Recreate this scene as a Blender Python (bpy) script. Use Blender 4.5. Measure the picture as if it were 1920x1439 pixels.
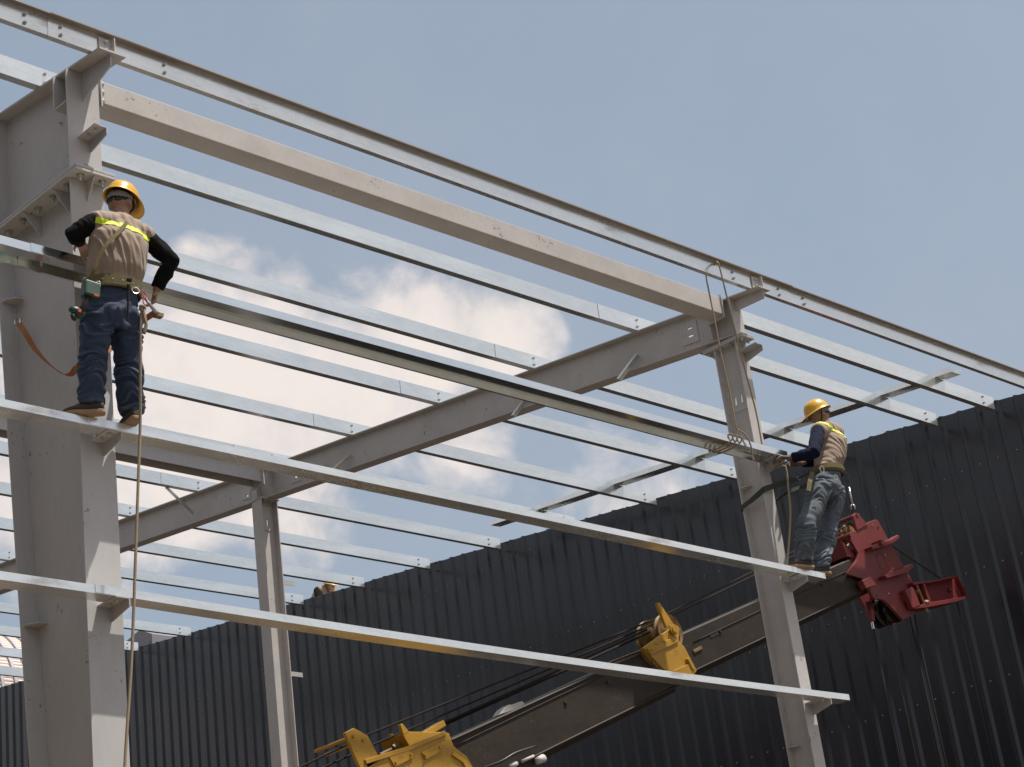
import bpy, bmesh, math, random
from mathutils import Vector, Matrix, noise
random.seed(7)
for o in list(bpy.data.objects):
    bpy.data.objects.remove(o)
scene = bpy.context.scene
COL = scene.collection

# ---------------------------------------------------------------- camera
FPX = 3652.293                       # focal length in photograph pixels (1920 wide)
EYE = Vector((0.0, 0.0, 1.6))
RIGHT = Vector((0.71527098, -0.68775903, -0.12399572))
DOWN = Vector((0.1948691, 0.36667573, -0.90971146))
FWD = Vector((0.6711285, 0.62652727, 0.39629549))
cam = bpy.data.objects.new('camera', bpy.data.cameras.new('camera'))
COL.objects.link(cam)
cam.matrix_world = Matrix(((RIGHT.x, -DOWN.x, -FWD.x, EYE.x), (RIGHT.y, -DOWN.y, -FWD.y, EYE.y),
                           (RIGHT.z, -DOWN.z, -FWD.z, EYE.z), (0, 0, 0, 1)))
cam.data.sensor_width = 36.0
cam.data.lens = 36.0 * FPX / 1920.0
cam.data.clip_start = 0.1
cam.data.clip_end = 3000.0
scene.camera = cam

def ray(u, v):
    return RIGHT * ((u - 960.0) / FPX) + DOWN * ((v - 719.5) / FPX) + FWD
def aty(u, v, y):                    # the point of the plane Y = y seen at (u, v)
    d = ray(u, v)
    return EYE + d * (y / d.y)
def atx(u, v, x):
    d = ray(u, v)
    return EYE + d * (x / d.x)

# ---------------------------------------------------------------- light
SUN_DIR = Vector((0.26, -0.29, 1.0)).normalized()
SUN_EL = math.asin(SUN_DIR.z)
SUN_AZ = math.atan2(SUN_DIR.x, SUN_DIR.y)
world = bpy.data.worlds.new('World')
scene.world = world
world.use_nodes = True
wn, wl = world.node_tree.nodes, world.node_tree.links
wn.clear()
class NT:
    """tiny helper that wires shader nodes"""
    def __init__(s, tree):
        s.n, s.l = tree.nodes, tree.links
    def add(s, typ, **kw):
        n = s.n.new(typ)
        for k, v in kw.items():
            if k == 'ins':
                for kk, vv in v.items():
                    if hasattr(vv, 'is_output') or isinstance(vv, bpy.types.NodeSocket):
                        s.l.new(vv, n.inputs[kk])
                    else:
                        n.inputs[kk].default_value = vv
            else:
                setattr(n, k, v)
        return n
    def math(s, op, a, b=None, c=None, clamp=False):
        n = s.n.new('ShaderNodeMath'); n.operation = op; n.use_clamp = clamp
        for i, v in enumerate((a, b, c)):
            if v is None: continue
            if isinstance(v, bpy.types.NodeSocket): s.l.new(v, n.inputs[i])
            else: n.inputs[i].default_value = v
        return n.outputs[0]
    def mix(s, f, a, b, mode='MIX'):
        n = s.n.new('ShaderNodeMix'); n.data_type = 'RGBA'; n.blend_type = mode
        for i, v in ((0, f), (6, a), (7, b)):
            if isinstance(v, bpy.types.NodeSocket): s.l.new(v, n.inputs[i])
            else: n.inputs[i].default_value = v if i == 0 else (tuple(v) + (1,))[:4]
        return n.outputs[2]
    def ramp(s, f, lo, hi):
        n = s.n.new('ShaderNodeMapRange'); n.interpolation_type = 'SMOOTHSTEP'
        s.l.new(f, n.inputs[0]); n.inputs[1].default_value = lo; n.inputs[2].default_value = hi
        return n.outputs[0]
w = NT(world.node_tree)
geo = w.add('ShaderNodeTexCoord')
DIR = geo.outputs['Generated']
sky = w.add('ShaderNodeTexSky', sky_type='NISHITA', sun_disc=False, sun_elevation=SUN_EL, sun_rotation=SUN_AZ,
            altitude=50.0, air_density=1.0, dust_density=4.0, ozone_density=1.0)
BG = 0.10
hz = w.add('ShaderNodeSeparateXYZ', ins={0: DIR}).outputs[2]
hazef = w.math('SUBTRACT', 1.0, w.ramp(hz, -0.1, 0.95))
hazy = w.mix(w.math('MULTIPLY_ADD', hazef, 0.22, 0.48), sky.outputs[0], (3.55, 4.25, 4.95))
# clouds: soft cumulus bank low over the far roofs, loose cloud round the rest of the sky
n1 = w.add('ShaderNodeTexNoise', ins={'Vector': DIR, 'Scale': 21.0, 'Detail': 7.0, 'Roughness': 0.58, 'Distortion': 0.25})
off = w.math('SUBTRACT', n1.outputs[0], 0.5)
bank = None
BLOBS = [(800, 650, 190, 1.0), (940, 655, 150, .95), (640, 720, 260, .95), (420, 720, 330, .95), (180, 850, 360, .95), (520, 830, 230, .72),
         (560, 950, 200, .55), (860, 810, 200, .5), (350, 462, 62, .34), (1160, 950, 260, .42)]
for (u, v, r, a) in BLOBS:
    c = ray(u, v).normalized()
    d = w.add('ShaderNodeVectorMath', operation='DISTANCE', ins={0: DIR, 1: tuple(c)}).outputs['Value']
    t = w.math('MULTIPLY', w.math('SUBTRACT', 1.0, w.math('DIVIDE', d, r / FPX), clamp=True), a)
    bank = t if bank is None else w.math('SMOOTH_MAX', bank, t, 0.12)
dens = w.ramp(w.math('ADD', w.math('MULTIPLY', off, w.math('MULTIPLY', bank, 6.0, clamp=True)), bank), 0.10, 0.52)
n3 = w.add('ShaderNodeTexNoise', ins={'Vector': DIR, 'Scale': 3.2, 'Detail': 8.0, 'Roughness': 0.6})
inview = w.math('SUBTRACT', 1.0, w.ramp(w.add('ShaderNodeVectorMath', operation='DOT_PRODUCT', ins={0: DIR, 1: tuple(FWD)}).outputs['Value'], 0.80, 0.92))
loose = w.math('MULTIPLY', w.math('MULTIPLY', w.ramp(n3.outputs[0], 0.36, 0.58), 0.9), w.math('MAXIMUM', inview, 0.09))
lum = w.ramp(w.math('ADD', n1.outputs[0], w.math('MULTIPLY', bank, 0.5)), 0.35, 0.95)
ccol = w.mix(lum, (4.8, 4.75, 5.0), (8.1, 7.3, 6.8))
cl = w.mix(w.math('MULTIPLY', w.math('MAXIMUM', dens, loose), 0.92), hazy, ccol)
bgn = w.add('ShaderNodeBackground', ins={'Color': cl, 'Strength': BG})
wout = w.add('ShaderNodeOutputWorld', ins={'Surface': bgn.outputs[0]})

sl = bpy.data.lights.new('sun', 'SUN')
sl.energy = 5.0
sl.angle = math.radians(0.53)
sl.color = (1.0, 0.94, 0.87)
sun = bpy.data.objects.new('sun', sl)
COL.objects.link(sun)
sun.rotation_euler = (-SUN_DIR).to_track_quat('-Z', 'Y').to_euler()
sun.location = (20, -20, 60)

scene.view_settings.view_transform = 'Standard'
scene.view_settings.look = 'None'
scene.view_settings.exposure = 0.22
scene.view_settings.gamma = 1.0
scene.render.engine = 'CYCLES'
scene.cycles.max_bounces = 5
scene.cycles.diffuse_bounces = 3
scene.cycles.glossy_bounces = 4
scene.cycles.transmission_bounces = 0

# ---------------------------------------------------------------- materials
MATS = {}
def mat(name, col, rough=0.6, metal=0.0, var=0.12, scale=8.0, bump=0.0, bscale=60.0, col2=None, thr=(0.55, 0.75), spec=0.5,
        stretch=(1, 1, 1), rvar=0.1, coat=0.0, wear=None, rnd=0.0, specks=None, stain=None, sscale=3.0, sthr=(0.58, 0.72), sheen=0.0):
    """procedural surface: base colour with fine variation, optional second colour in patches, uneven gloss and fine relief"""
    m = bpy.data.materials.new(name); m.use_nodes = True
    MATS[name] = m
    t = NT(m.node_tree); t.n.clear()
    tc = t.add('ShaderNodeTexCoord').outputs['Object']
    mp = t.add('ShaderNodeMapping', ins={'Vector': tc, 'Scale': stretch}).outputs[0]
    na = t.add('ShaderNodeTexNoise', ins={'Vector': mp, 'Scale': scale, 'Detail': 6.0, 'Roughness': 0.6}).outputs[0]
    nb = t.add('ShaderNodeTexNoise', ins={'Vector': mp, 'Scale': scale * 7.3, 'Detail': 3.0, 'Roughness': 0.6}).outputs[0]
    f = t.math('ADD', t.math('MULTIPLY', na, 0.65), t.math('MULTIPLY', nb, 0.35))
    lo = [c * (1 - var) for c in col]; hi = [min(1, c * (1 + var)) for c in col]
    c = t.mix(t.ramp(f, 0.3, 0.7), lo, hi)
    if col2:
        c = t.mix(t.math('MULTIPLY', t.ramp(f, *thr), 0.8), c, col2)
    if wear:
        pt_ = t.add('ShaderNodeNewGeometry').outputs['Pointiness']
        c = t.mix(t.math('MULTIPLY', t.ramp(pt_, .505, .60), .8), c, wear)
    if stain:
        ns = t.add('ShaderNodeTexNoise', ins={'Vector': mp, 'Scale': sscale, 'Detail': 8.0, 'Roughness': 0.7}).outputs[0]
        c = t.mix(t.math('MULTIPLY', t.ramp(ns, *sthr), 0.75), c, stain)
    if specks:
        nk = t.add('ShaderNodeTexNoise', ins={'Vector': tc, 'Scale': 26.0, 'Detail': 5.0, 'Roughness': 0.7}).outputs[0]
        nl = t.add('ShaderNodeTexNoise', ins={'Vector': tc, 'Scale': 3.1, 'Detail': 2.0}).outputs[0]
        c = t.mix(t.math('MULTIPLY', t.ramp(t.math('ADD', nk, t.math('MULTIPLY', nl, .45)), .88, .96), .8), c, specks)
    if rnd:
        oi = t.add('ShaderNodeObjectInfo').outputs['Random']
        c = t.mix(1.0, c, t.mix(oi, [1 - rnd] * 3, [1 + rnd, 1 + rnd * .9, 1 + rnd * .7]), 'MULTIPLY')
    r = t.math('MULTIPLY_ADD', t.math('SUBTRACT', na, 0.5), rvar * 2, rough, clamp=True)
    p = t.add('ShaderNodeBsdfPrincipled', ins={'Base Color': c, 'Roughness': r, 'Metallic': metal, 'Specular IOR Level': spec,
                                               'Coat Weight': coat, 'Coat Roughness': 0.12, 'Sheen Weight': sheen})
    if bump:
        bn = t.add('ShaderNodeTexNoise', ins={'Vector': mp, 'Scale': bscale, 'Detail': 4.0}).outputs[0]
        b = t.add('ShaderNodeBump', ins={'Height': bn, 'Strength': bump, 'Distance': 0.004})
        t.l.new(b.outputs[0], p.inputs['Normal'])
    t.add('ShaderNodeOutputMaterial', ins={'Surface': p.outputs[0]})
    return m

PAINT = mat('primer_paint', (0.465, 0.452, 0.444), 0.55, var=0.06, scale=3.0, bump=0.06, bscale=90, stain=(0.30, 0.25, 0.22), sscale=4.0, sthr=(0.62, 0.8), stretch=(1, 1, .35), specks=(.13, .07, .04), rnd=.03)
PAINT2 = mat('primer_paint_scuffed', (0.475, 0.447, 0.425), 0.55, var=0.08, scale=4.0, bump=0.08, bscale=70, stain=(0.26, 0.19, 0.15), sscale=6.0, sthr=(0.64, 0.78), specks=(.12, .06, .035), rnd=.03)
GALV = mat('galvanized_steel', (0.85, 0.88, 0.87), 0.18, metal=0.80, rnd=.05, var=0.10, scale=5.0, rvar=0.07, stretch=(.25, 1, 1))
GALVN = mat('new_galvanized_steel', (0.84, 0.875, 0.87), 0.14, metal=0.97, var=0.08, scale=5.0, rvar=0.06, stretch=(.25, 1, 1))
GALV2 = mat('galvanized_steel_dusty', (0.84, 0.86, 0.845), 0.25, metal=0.78, rnd=.04, var=0.10, scale=4.0, rvar=0.12, stain=(0.40, 0.33, 0.28), sscale=3.0, sthr=(0.58, 0.76), stretch=(.35, 1, 1))
DULLZ = mat('dull_brown_zinc', (0.30, 0.255, 0.215), 0.62, metal=0.3, var=0.12, scale=5.0, stain=(0.2, 0.15, 0.11), sscale=4.0, stretch=(.2, 1, 1))  # browner, duller zinc for the eave top flange
BOLTM = mat('zinc_bolt', (0.55, 0.57, 0.55), 0.38, metal=1.0, var=0.15, scale=40)
DARK = mat('dark_wall_sheet', (0.021, 0.0228, 0.030), 0.22, var=0.10, scale=1.2, spec=0.5, rvar=0.06, stretch=(1, 1, .15), bump=0.02, bscale=5, rnd=.22, stain=(.045, .043, .042), sscale=2.2, sthr=(.6, .8))
SCREW = mat('screw_zinc', (0.36, 0.36, 0.36), 0.45, metal=0.5, var=0.1, scale=30)
CONC = mat('site_ground_soil', (0.092, 0.076, 0.060), 0.9, var=0.25, scale=.35, bump=0.3, bscale=4, col2=(0.125, 0.105, 0.088))
YEL = mat('crane_yellow_paint', (0.42, 0.225, 0.012), 0.5, var=0.12, scale=5.0, bump=0.05, stain=(0.16, 0.075, 0.02), sscale=7.0, sthr=(0.55, 0.78), specks=(.05, .025, .015))
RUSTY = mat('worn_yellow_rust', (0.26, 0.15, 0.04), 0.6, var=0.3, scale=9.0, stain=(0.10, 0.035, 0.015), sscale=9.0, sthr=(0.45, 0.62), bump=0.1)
RED = mat('crane_red_paint', (0.165, 0.023, 0.022), 0.5, var=0.12, scale=6.0, stain=(0.085, 0.02, 0.018), sscale=5.0, sthr=(.5, .75), bump=0.04, specks=(.05, .03, .025))
BOOM = mat('boom_bare_steel', (0.031, 0.0235, 0.018), 0.62, spec=.22, var=0.3, scale=3.0, stain=(0.065, 0.04, 0.026), sscale=2.0, sthr=(0.50, 0.75), specks=(.12, .05, .02), bump=0.06, stretch=(.4, 1, 1))
GREASE = mat('black_grease', (0.018, 0.016, 0.014), 0.35, var=0.3, scale=8)
WIRE = mat('steel_wire_rope', (0.020, 0.015, 0.012), 0.8, spec=.15, var=0.3, scale=60)
WHITEP = mat('dusty_white_paint', (0.50, 0.48, 0.44), 0.6, var=0.15, scale=12, stain=(0.2, 0.13, 0.08), sscale=9)
ROPE = mat('manila_rope', (0.30, 0.23, 0.15), 0.85, var=0.2, scale=90, bump=0.8, bscale=160)
FARROOF = mat('far_white_roof_sheet', (0.72, 0.62, 0.56), 0.6, var=0.05, scale=.4)
FARRIB = mat('far_roof_seam', (0.36, 0.34, 0.37), 0.6, var=0.1, scale=.5)
FARGREY = mat('far_grey_cladding', (0.20, 0.20, 0.215), 0.6, var=0.06, scale=.5)
INROOF = mat('zinc_roof_sheet', (0.55, 0.56, 0.56), 0.45, metal=0.7, var=0.08, scale=.6)

# ---------------------------------------------------------------- mesh helpers
class MB:
    def __init__(s): s.v = []; s.f = []
    def add(s, vs, fs):
        b = len(s.v); s.v += [Vector(p) for p in vs]; s.f += [tuple(b + i for i in f) for f in fs]; return s
    def box(s, x0, x1, y0, y1, z0, z1):
        return s.add([(x, y, z) for x in (x0, x1) for y in (y0, y1) for z in (z0, z1)],
                     [(0, 1, 3, 2), (4, 6, 7, 5), (0, 4, 5, 1), (2, 3, 7, 6), (0, 2, 6, 4), (1, 5, 7, 3)])
    def prism(s, poly, vec):
        """closed prism: planar polygon (3-D points) pushed along vec"""
        n = len(poly); vec = Vector(vec); poly = [Vector(p) for p in poly]
        nrm = Vector()
        for i in range(n): nrm += poly[i].cross(poly[(i + 1) % n])
        if nrm.dot(vec) > 0: poly = poly[::-1]
        return s.add(poly + [p + vec for p in poly],
                     [tuple(range(n)), tuple(range(2 * n - 1, n - 1, -1))] + [(i, i + n, (i + 1) % n + n, (i + 1) % n) for i in range(n)])
    def tube(s, pts, r, n=8, caps=True, scale_y=1.0):
        pts = [Vector(p) for p in pts]
        rs = r if isinstance(r, (list, tuple)) else [r] * len(pts)
        t0 = (pts[1] - pts[0]).normalized()
        a = t0.orthogonal().normalized(); b0 = len(s.v)
        for i, p in enumerate(pts):
            t = (pts[min(i + 1, len(pts) - 1)] - pts[max(i - 1, 0)]).normalized()
            a = (a - t * a.dot(t)).normalized(); b = t.cross(a)
            for k in range(n):
                th = 2 * math.pi * k / n
                s.v.append(p + (a * math.cos(th) + b * (math.sin(th) * scale_y)) * rs[i])
        for i in range(len(pts) - 1):
            for k in range(n):
                q = b0 + i * n
                s.f.append((q + k, q + (k + 1) % n, q + n + (k + 1) % n, q + n + k))
        if caps:
            s.f.append(tuple(b0 + k for k in range(n))[::-1])
            s.f.append(tuple(b0 + (len(pts) - 1) * n + k for k in range(n)))
        return s
    def sheet(s, pts, t, x0, x1, fx=None):
        """thin folded sheet: open profile of (y, z) points with thickness t, run from x0 to x1"""
        P = [Vector((p[0], p[1])) for p in pts]; n = len(P); off = []
        for i in range(n):
            d1 = (P[i] - P[i - 1]).normalized() if i else (P[1] - P[0]).normalized()
            d2 = (P[i + 1] - P[i]).normalized() if i < n - 1 else d1
            n1 = Vector((-d1.y, d1.x)); n2 = Vector((-d2.y, d2.x))
            m = (n1 + n2).normalized(); off.append(P[i] + m * (t / max(.3, m.dot(n1))))
        ring = P + off[::-1]
        return s.prism([(x0, p.x, p.y) for p in ring], (x1 - x0, 0, 0)) if False else s._strip(P, off, x0, x1)
    def _strip(s, P, Q, x0, x1):
        n = len(P); b = len(s.v)
        for x in (x0, x1):
            for p in P: s.v.append(Vector((x, p.x, p.y)))
            for p in Q: s.v.append(Vector((x, p.x, p.y)))
        def I(e, side, i): return b + e * 2 * n + side * n + i
        for i in range(n - 1):
            s.f.append((I(0, 0, i), I(1, 0, i), I(1, 0, i + 1), I(0, 0, i + 1)))
            s.f.append((I(0, 1, i), I(0, 1, i + 1), I(1, 1, i + 1), I(1, 1, i)))
            s.f.append((I(0, 0, i), I(0, 0, i + 1), I(0, 1, i + 1), I(0, 1, i)))
            s.f.append((I(1, 0, i), I(1, 1, i), I(1, 1, i + 1), I(1, 0, i + 1)))
        for i in (0, n - 1):
            s.f.append((I(0, 0, i), I(0, 1, i), I(1, 1, i), I(1, 0, i)))
        return s
    def lathe(s, prof, c, ax, n=20):
        """prof: (radius, height) pairs turned about axis ax through c"""
        ax = Vector(ax).normalized(); a = ax.orthogonal().normalized(); b = ax.cross(a); b0 = len(s.v); c = Vector(c)
        for (r, h) in prof:
            for k in range(n):
                th = 2 * math.pi * k / n
                s.v.append(c + ax * h + (a * math.cos(th) + b * math.sin(th)) * r)
        for i in range(len(prof) - 1):
            for k in range(n):
                q = b0 + i * n
                s.f.append((q + k, q + (k + 1) % n, q + n + (k + 1) % n, q + n + k))
        s.f.append(tuple(b0 + k for k in range(n))[::-1]); s.f.append(tuple(b0 + (len(prof) - 1) * n + k for k in range(n)))
        return s
    def grid(s, us, vs, holes, fn, t):
        """plate with real rectangular holes: cells of the us x vs grid less the holes, fn maps (u, v, side) to a point"""
        us = sorted(set(us + [h[0] for h in holes] + [h[1] for h in holes])); vs = sorted(set(vs + [h[2] for h in holes] + [h[3] for h in holes]))
        def solid(i, j):
            if i < 0 or j < 0 or i >= len(us) - 1 or j >= len(vs) - 1: return False
            cu, cv = (us[i] + us[i + 1]) / 2, (vs[j] + vs[j + 1]) / 2
            return not any(h[0] < cu < h[1] and h[2] < cv < h[3] for h in holes)
        for i in range(len(us) - 1):
            for j in range(len(vs) - 1):
                if not solid(i, j): continue
                q = [(us[i], vs[j]), (us[i + 1], vs[j]), (us[i + 1], vs[j + 1]), (us[i], vs[j + 1])]
                A = [fn(a, b, 0) for a, b in q]; B = [fn(a, b, t) for a, b in q]
                fs = [(3, 2, 1, 0), (4, 5, 6, 7)]
                for k, (di, dj) in enumerate(((0, -1), (1, 0), (0, 1), (-1, 0))):
                    if not solid(i + di, j + dj): fs.append((k, (k + 1) % 4, (k + 1) % 4 + 4, k + 4))
                s.add(A + B, fs)
        return s
    def build(s, name, m, parent=None, smooth=False, bevel=0.0):
        me = bpy.data.meshes.new(name)
        if parent is not None: org = Vector(parent['org'])
        else:
            lo = [min(p[i] for p in s.v) for i in range(3)]; hi = [max(p[i] for p in s.v) for i in range(3)]
            org = Vector(((lo[0] + hi[0]) / 2, (lo[1] + hi[1]) / 2, lo[2]))
        me.from_pydata([tuple(p - org) for p in s.v], [], s.f); me.update()
        bm = bmesh.new(); bm.from_mesh(me)
        bmesh.ops.remove_doubles(bm, verts=bm.verts, dist=1e-5)
        bmesh.ops.recalc_face_normals(bm, faces=bm.faces)
        bm.to_mesh(me); bm.free()
        me.materials.append(m)
        if smooth:
            for p in me.polygons: p.use_smooth = True
        o = bpy.data.objects.new(name, me); COL.objects.link(o)
        if parent is None: o.location = org; o['org'] = tuple(org)
        else: o.parent = parent; o.location = org - root_org(parent)
        if parent is not None: o['org'] = tuple(org)
        if bevel:
            b = o.modifiers.new('bevel', 'BEVEL'); b.width = bevel; b.segments = 2; b.limit_method = 'ANGLE'; b.angle_limit = math.radians(40)
        return o
def root_org(p):
    return Vector(p['org'])
def thing(name, label, cat, loc, group=None):
    o = bpy.data.objects.new(name, None); COL.objects.link(o); o.location = loc; o['org'] = tuple(loc); o.empty_display_size = .2
    return tag(o, label, cat, group)
def tag(o, label, cat, group=None, kind=None):
    o['label'] = label; o['category'] = cat
    if group: o['group'] = group
    if kind: o['kind'] = kind
    return o
def place(mesh, name, parent, loc, rot=None):
    """another copy of a shared mesh as a part of parent, at a world position"""
    o = bpy.data.objects.new(name, mesh); COL.objects.link(o); o.parent = parent
    o.location = Vector(loc) - Vector(parent['org'])
    if rot is not None: o.rotation_euler = rot
    o['org'] = tuple(loc)
    return o
def hexmesh(name, r, h, shank, m, washer=True):
    """hexagon bolt along -Z: head up against z = 0, with washer and projecting thread"""
    b = MB()
    prof = []
    if washer: b.lathe([(r * 1.35, 0), (r * 1.35, -.004)], (0, 0, 0), (0, 0, 1), 14)
    z0 = -.004 if washer else 0
    b.lathe([(r, z0), (r, z0 - h * .85), (r * .86, z0 - h)], (0, 0, 0), (0, 0, 1), 6)
    if shank: b.lathe([(r * .52, z0 - h), (r * .52, z0 - h - shank), (r * .42, z0 - h - shank - .004)], (0, 0, 0), (0, 0, 1), 10)
    me = bpy.data.meshes.new(name); me.from_pydata([tuple(p) for p in b.v], [], b.f); me.materials.append(m)
    bm = bmesh.new(); bm.from_mesh(me); bmesh.ops.recalc_face_normals(bm, faces=bm.faces); bm.to_mesh(me); bm.free()
    return me
BOLT_BIG = hexmesh('bolt_big', .021, .020, .018, BOLTM)
BOLT_MID = hexmesh('bolt_mid', .014, .013, .012, BOLTM)
BOLT_SML = hexmesh('bolt_small', .0105, .010, .006, BOLTM)
FRONT = (math.radians(-90), 0, 0)          # bolt pointing towards -Y
SIDE = (0, math.radians(90), 0)            # bolt pointing towards -X

ORD = ['first', 'second', 'third', 'fourth', 'fifth', 'sixth', 'seventh', 'eighth', 'ninth', 'tenth', 'eleventh', 'twelfth',
       'thirteenth', 'fourteenth', 'fifteenth', 'sixteenth', 'seventeenth']
SLOPE = 0.1233
def TOS(y): return 9.28 + SLOPE * (y - 10.02)       # top of the rafters

# ---------------------------------------------------------------- ground
g = MB(); g.add([(-600, -600, 0), (900, -600, 0), (900, 900, 0), (-600, 900, 0)], [(0, 1, 2, 3)])
go = g.build('ground', CONC); go['kind'] = 'structure'; go['label'] = 'bare soil of the building site'

# ---------------------------------------------------------------- dark corrugated wall of the finished hall
WX = 18.58
def wall_top(y): return 9.362 + 0.1212 * (y - 9.649)
hall = thing('dark_clad_hall', 'hall with dark blue-black ribbed metal wall, sloping top edge behind the crane', 'building', (WX + 8, 21, 0))
PITCH = 0.242
y_start = 9.36
npan = 112
pb = MB()
# one panel: flat pan, then a trapezoid rib standing 28 mm proud towards -X, sloping top
prof = [(0.0, 0.0), (0.135, 0.0), (0.165, -0.030), (0.190, -0.030), (0.220, 0.0), (PITCH, 0.0)]
HH = 13.0
for i in range(len(prof) - 1):
    (a, da), (b_, db) = prof[i], prof[i + 1]
    q = [(da, a, -HH), (db, b_, -HH), (db, b_, 0.1212 * b_), (da, a, 0.1212 * a)]
    pb.add([(x, y, z) for x, y, z in q] + [(x + .012, y, z) for x, y, z in q],
           [(0, 1, 2, 3), (7, 6, 5, 4), (3, 2, 6, 7), (0, 4, 5, 1), (0, 3, 7, 4), (1, 5, 6, 2)])
pme = bpy.data.meshes.new('panel'); pme.from_pydata([tuple(p) for p in pb.v], [], pb.f); pme.materials.append(DARK)
bm = bmesh.new(); bm.from_mesh(pme); bmesh.ops.recalc_face_normals(bm, faces=bm.faces); bm.to_mesh(pme); bm.free()
for i in range(npan):
    y = y_start + i * PITCH
    place(pme, 'panel', hall, (WX + random.uniform(-.002, .002), y, wall_top(y) + random.uniform(-.006, .006)))
for z in (10.10, 8.77, 7.64, 6.41, 5.25):
    sb = MB()
    for i in range(npan):
        y = y_start + i * PITCH + .070
        if wall_top(y) < z + .1: continue
        sb.lathe([(.009, 0), (.009, .006), (.005, .009)], (WX - .004, y, z + random.uniform(-.008, .008)), (-1, 0, 0), 6)
    so = sb.build('screw_row', SCREW, hall); so['kind'] = 'stuff'
y_end = y_start + npan * PITCH
rb = MB()
rb.add([(WX + .03, y_start, wall_top(y_start) - .12), (WX + 16, y_start, wall_top(y_start) - .12), (WX + 16, y_end, wall_top(y_end) - .12), (WX + .03, y_end, wall_top(y_end) - .12)], [(0, 1, 2, 3)])
rb.build('roof', INROOF, hall)
sw = MB(); sw.box(WX + .03, WX + 16, y_start, y_start + .05, 0, wall_top(y_start) - .13); sw.build('side_wall', DARK, hall)

nb = thing('added_dark_hall', 'unseen tall dark hall added at far left to darken wall reflections', 'building', (-17, 35, 0))  # unseen hall, added to darken the ribbed wall's reflections and the column webs
b = MB(); b.box(-25, -9, -2, 75, 0, 15.0); b.build('wall', DARK, nb)
b = MB(); b.prism([(-25.4, -2.4, 15.0), (-8.6, -2.4, 15.0), (-17, -2.4, 16.4)], (0, 77.8, 0)); b.build('roof', INROOF, nb)

# ---------------------------------------------------------------- far buildings
fb = thing('far_white_building', 'distant building with pale curved ribbed roof above the dark wall at left edge', 'building', tuple(aty(20, 1300, 60).xy) + (0,))
A0 = aty(20, 1302, 60)
for k in range(11):
    xa = A0.x - 1.9 + k * .56
    arc = [(64 + 4 * math.cos(math.radians(t_)), A0.z - .6 + 4 * math.sin(math.radians(t_))) for t_ in range(182, 88, -6)]
    mb = MB(); mb.sheet(arc, .05, xa, xa + .43); mb.build('roof_panel', FARROOF, fb)
    mb = MB(); mb.sheet([(p[0] - .04, p[1] + .03) for p in arc], .08, xa + .43, xa + .56); mb.build('seam', FARRIB, fb)
    mb = MB()
    for j in range(40):
        t_ = math.radians(181 - j * 2.2); yy, zz = 64 + 4.03 * math.cos(t_), A0.z - .6 + 4.03 * math.sin(t_)
        mb.box(xa + .01, xa + .42, yy - .05, yy + .03, zz - .035, zz + .02)
    mb.build('corrugation', FARROOF, fb)['kind'] = 'stuff'
mb = MB(); mb.box(A0.x - 1.9, A0.x + 4.26, 60.05, 68, 0, A0.z - .62); mb.build('wall', FARROOF, fb)
p0 = atx(285, 1192, 30.0); p1 = atx(233, 1197, 30.0)
fg = thing('far_grey_building', 'small grey clad building corner showing behind the dark wall between purlins', 'building', (30.5, (p0.y + p1.y) / 2, 0))
mb = MB(); pk = atx(262, 1188, 30.0)
mb.prism([(30, p0.y, 0), (30, p0.y, p0.z + .05), (30, pk.y, pk.z + .1), (30, p1.y + 4, p1.z - .9), (30, p1.y + 4, 0)], (6, 0, 0)); mb.build('wall', FARGREY, fg)
for k in range(10):
    yy = p0.y + .1 + k * .55
    mb = MB(); mb.box(29.96, 29.998, yy, yy + .07, 0, p0.z - .12 - max(0, yy - pk.y) * .16); mb.build('rib', FARGREY, fg)

# ---------------------------------------------------------------- steel frame
FL = 9.65                    # outer face of the side columns
XL, WL = 6.4625, 0.255       # left frame: centre line and flange width
XR, WR = 13.465, 0.15        # right frame
TF = 0.012
GZ = [5.435, 6.53, 7.66, 8.76]   # tops of the girt rows

def cleat(parent, xc, z, y0=FL, ylen=.185):
    """angle cleat that carries a girt: flat leg on top, upright leg hanging on its right"""
    b = MB(); b.box(xc - .055, xc + .045, y0 - ylen, y0, z - .008, z)
    b.prism([(xc + .037, y0, z - .008), (xc + .037, y0 - ylen, z - .008), (xc + .037, y0 - ylen, z - .055), (xc + .037, y0 - .02, z - .095), (xc + .037, y0, z - .095)], (.008, 0, 0))
    c = b.build('girt_cleat', PAINT, parent)
    for dy in (.05, .13):
        place(BOLT_SML, 'bolt', c, (xc - .02, y0 - dy - .03, z - .008))
    return c

# left column: deep tapered plate column
def innerL(z): return 10.333 + (z - 4.55) * 0.072        # inner flange face, growing towards the knee
colL = thing('left_column', 'large tapered grey steel column filling the left edge, worker beside it', 'column', (XL, 9.95, 0))
b = MB(); b.prism([(XL - .006, FL + TF, 0), (XL - .006, innerL(0), 0), (XL - .006, innerL(8.36), 8.36), (XL - .006, FL + TF, 8.36)], (.012, 0, 0)); b.build('web', PAINT, colL)
b = MB(); b.box(XL - WL / 2, XL + WL / 2, FL, FL + TF, 0, 8.36); b.build('outer_flange', PAINT, colL)
b = MB(); b.prism([(XL - WL / 2, innerL(0), 0), (XL - WL / 2, innerL(0) + TF, 0), (XL - WL / 2, innerL(8.36) + TF, 8.36), (XL - WL / 2, innerL(8.36), 8.36)], (WL, 0, 0)); b.build('inner_flange', PAINT, colL)
b = MB(); b.tube([(XL - .010, innerL(0) - .004, 0), (XL - .010, innerL(8.36) - .004, 8.36)], .006, 6); b.build('weld_bead', PAINT, colL)
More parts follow.
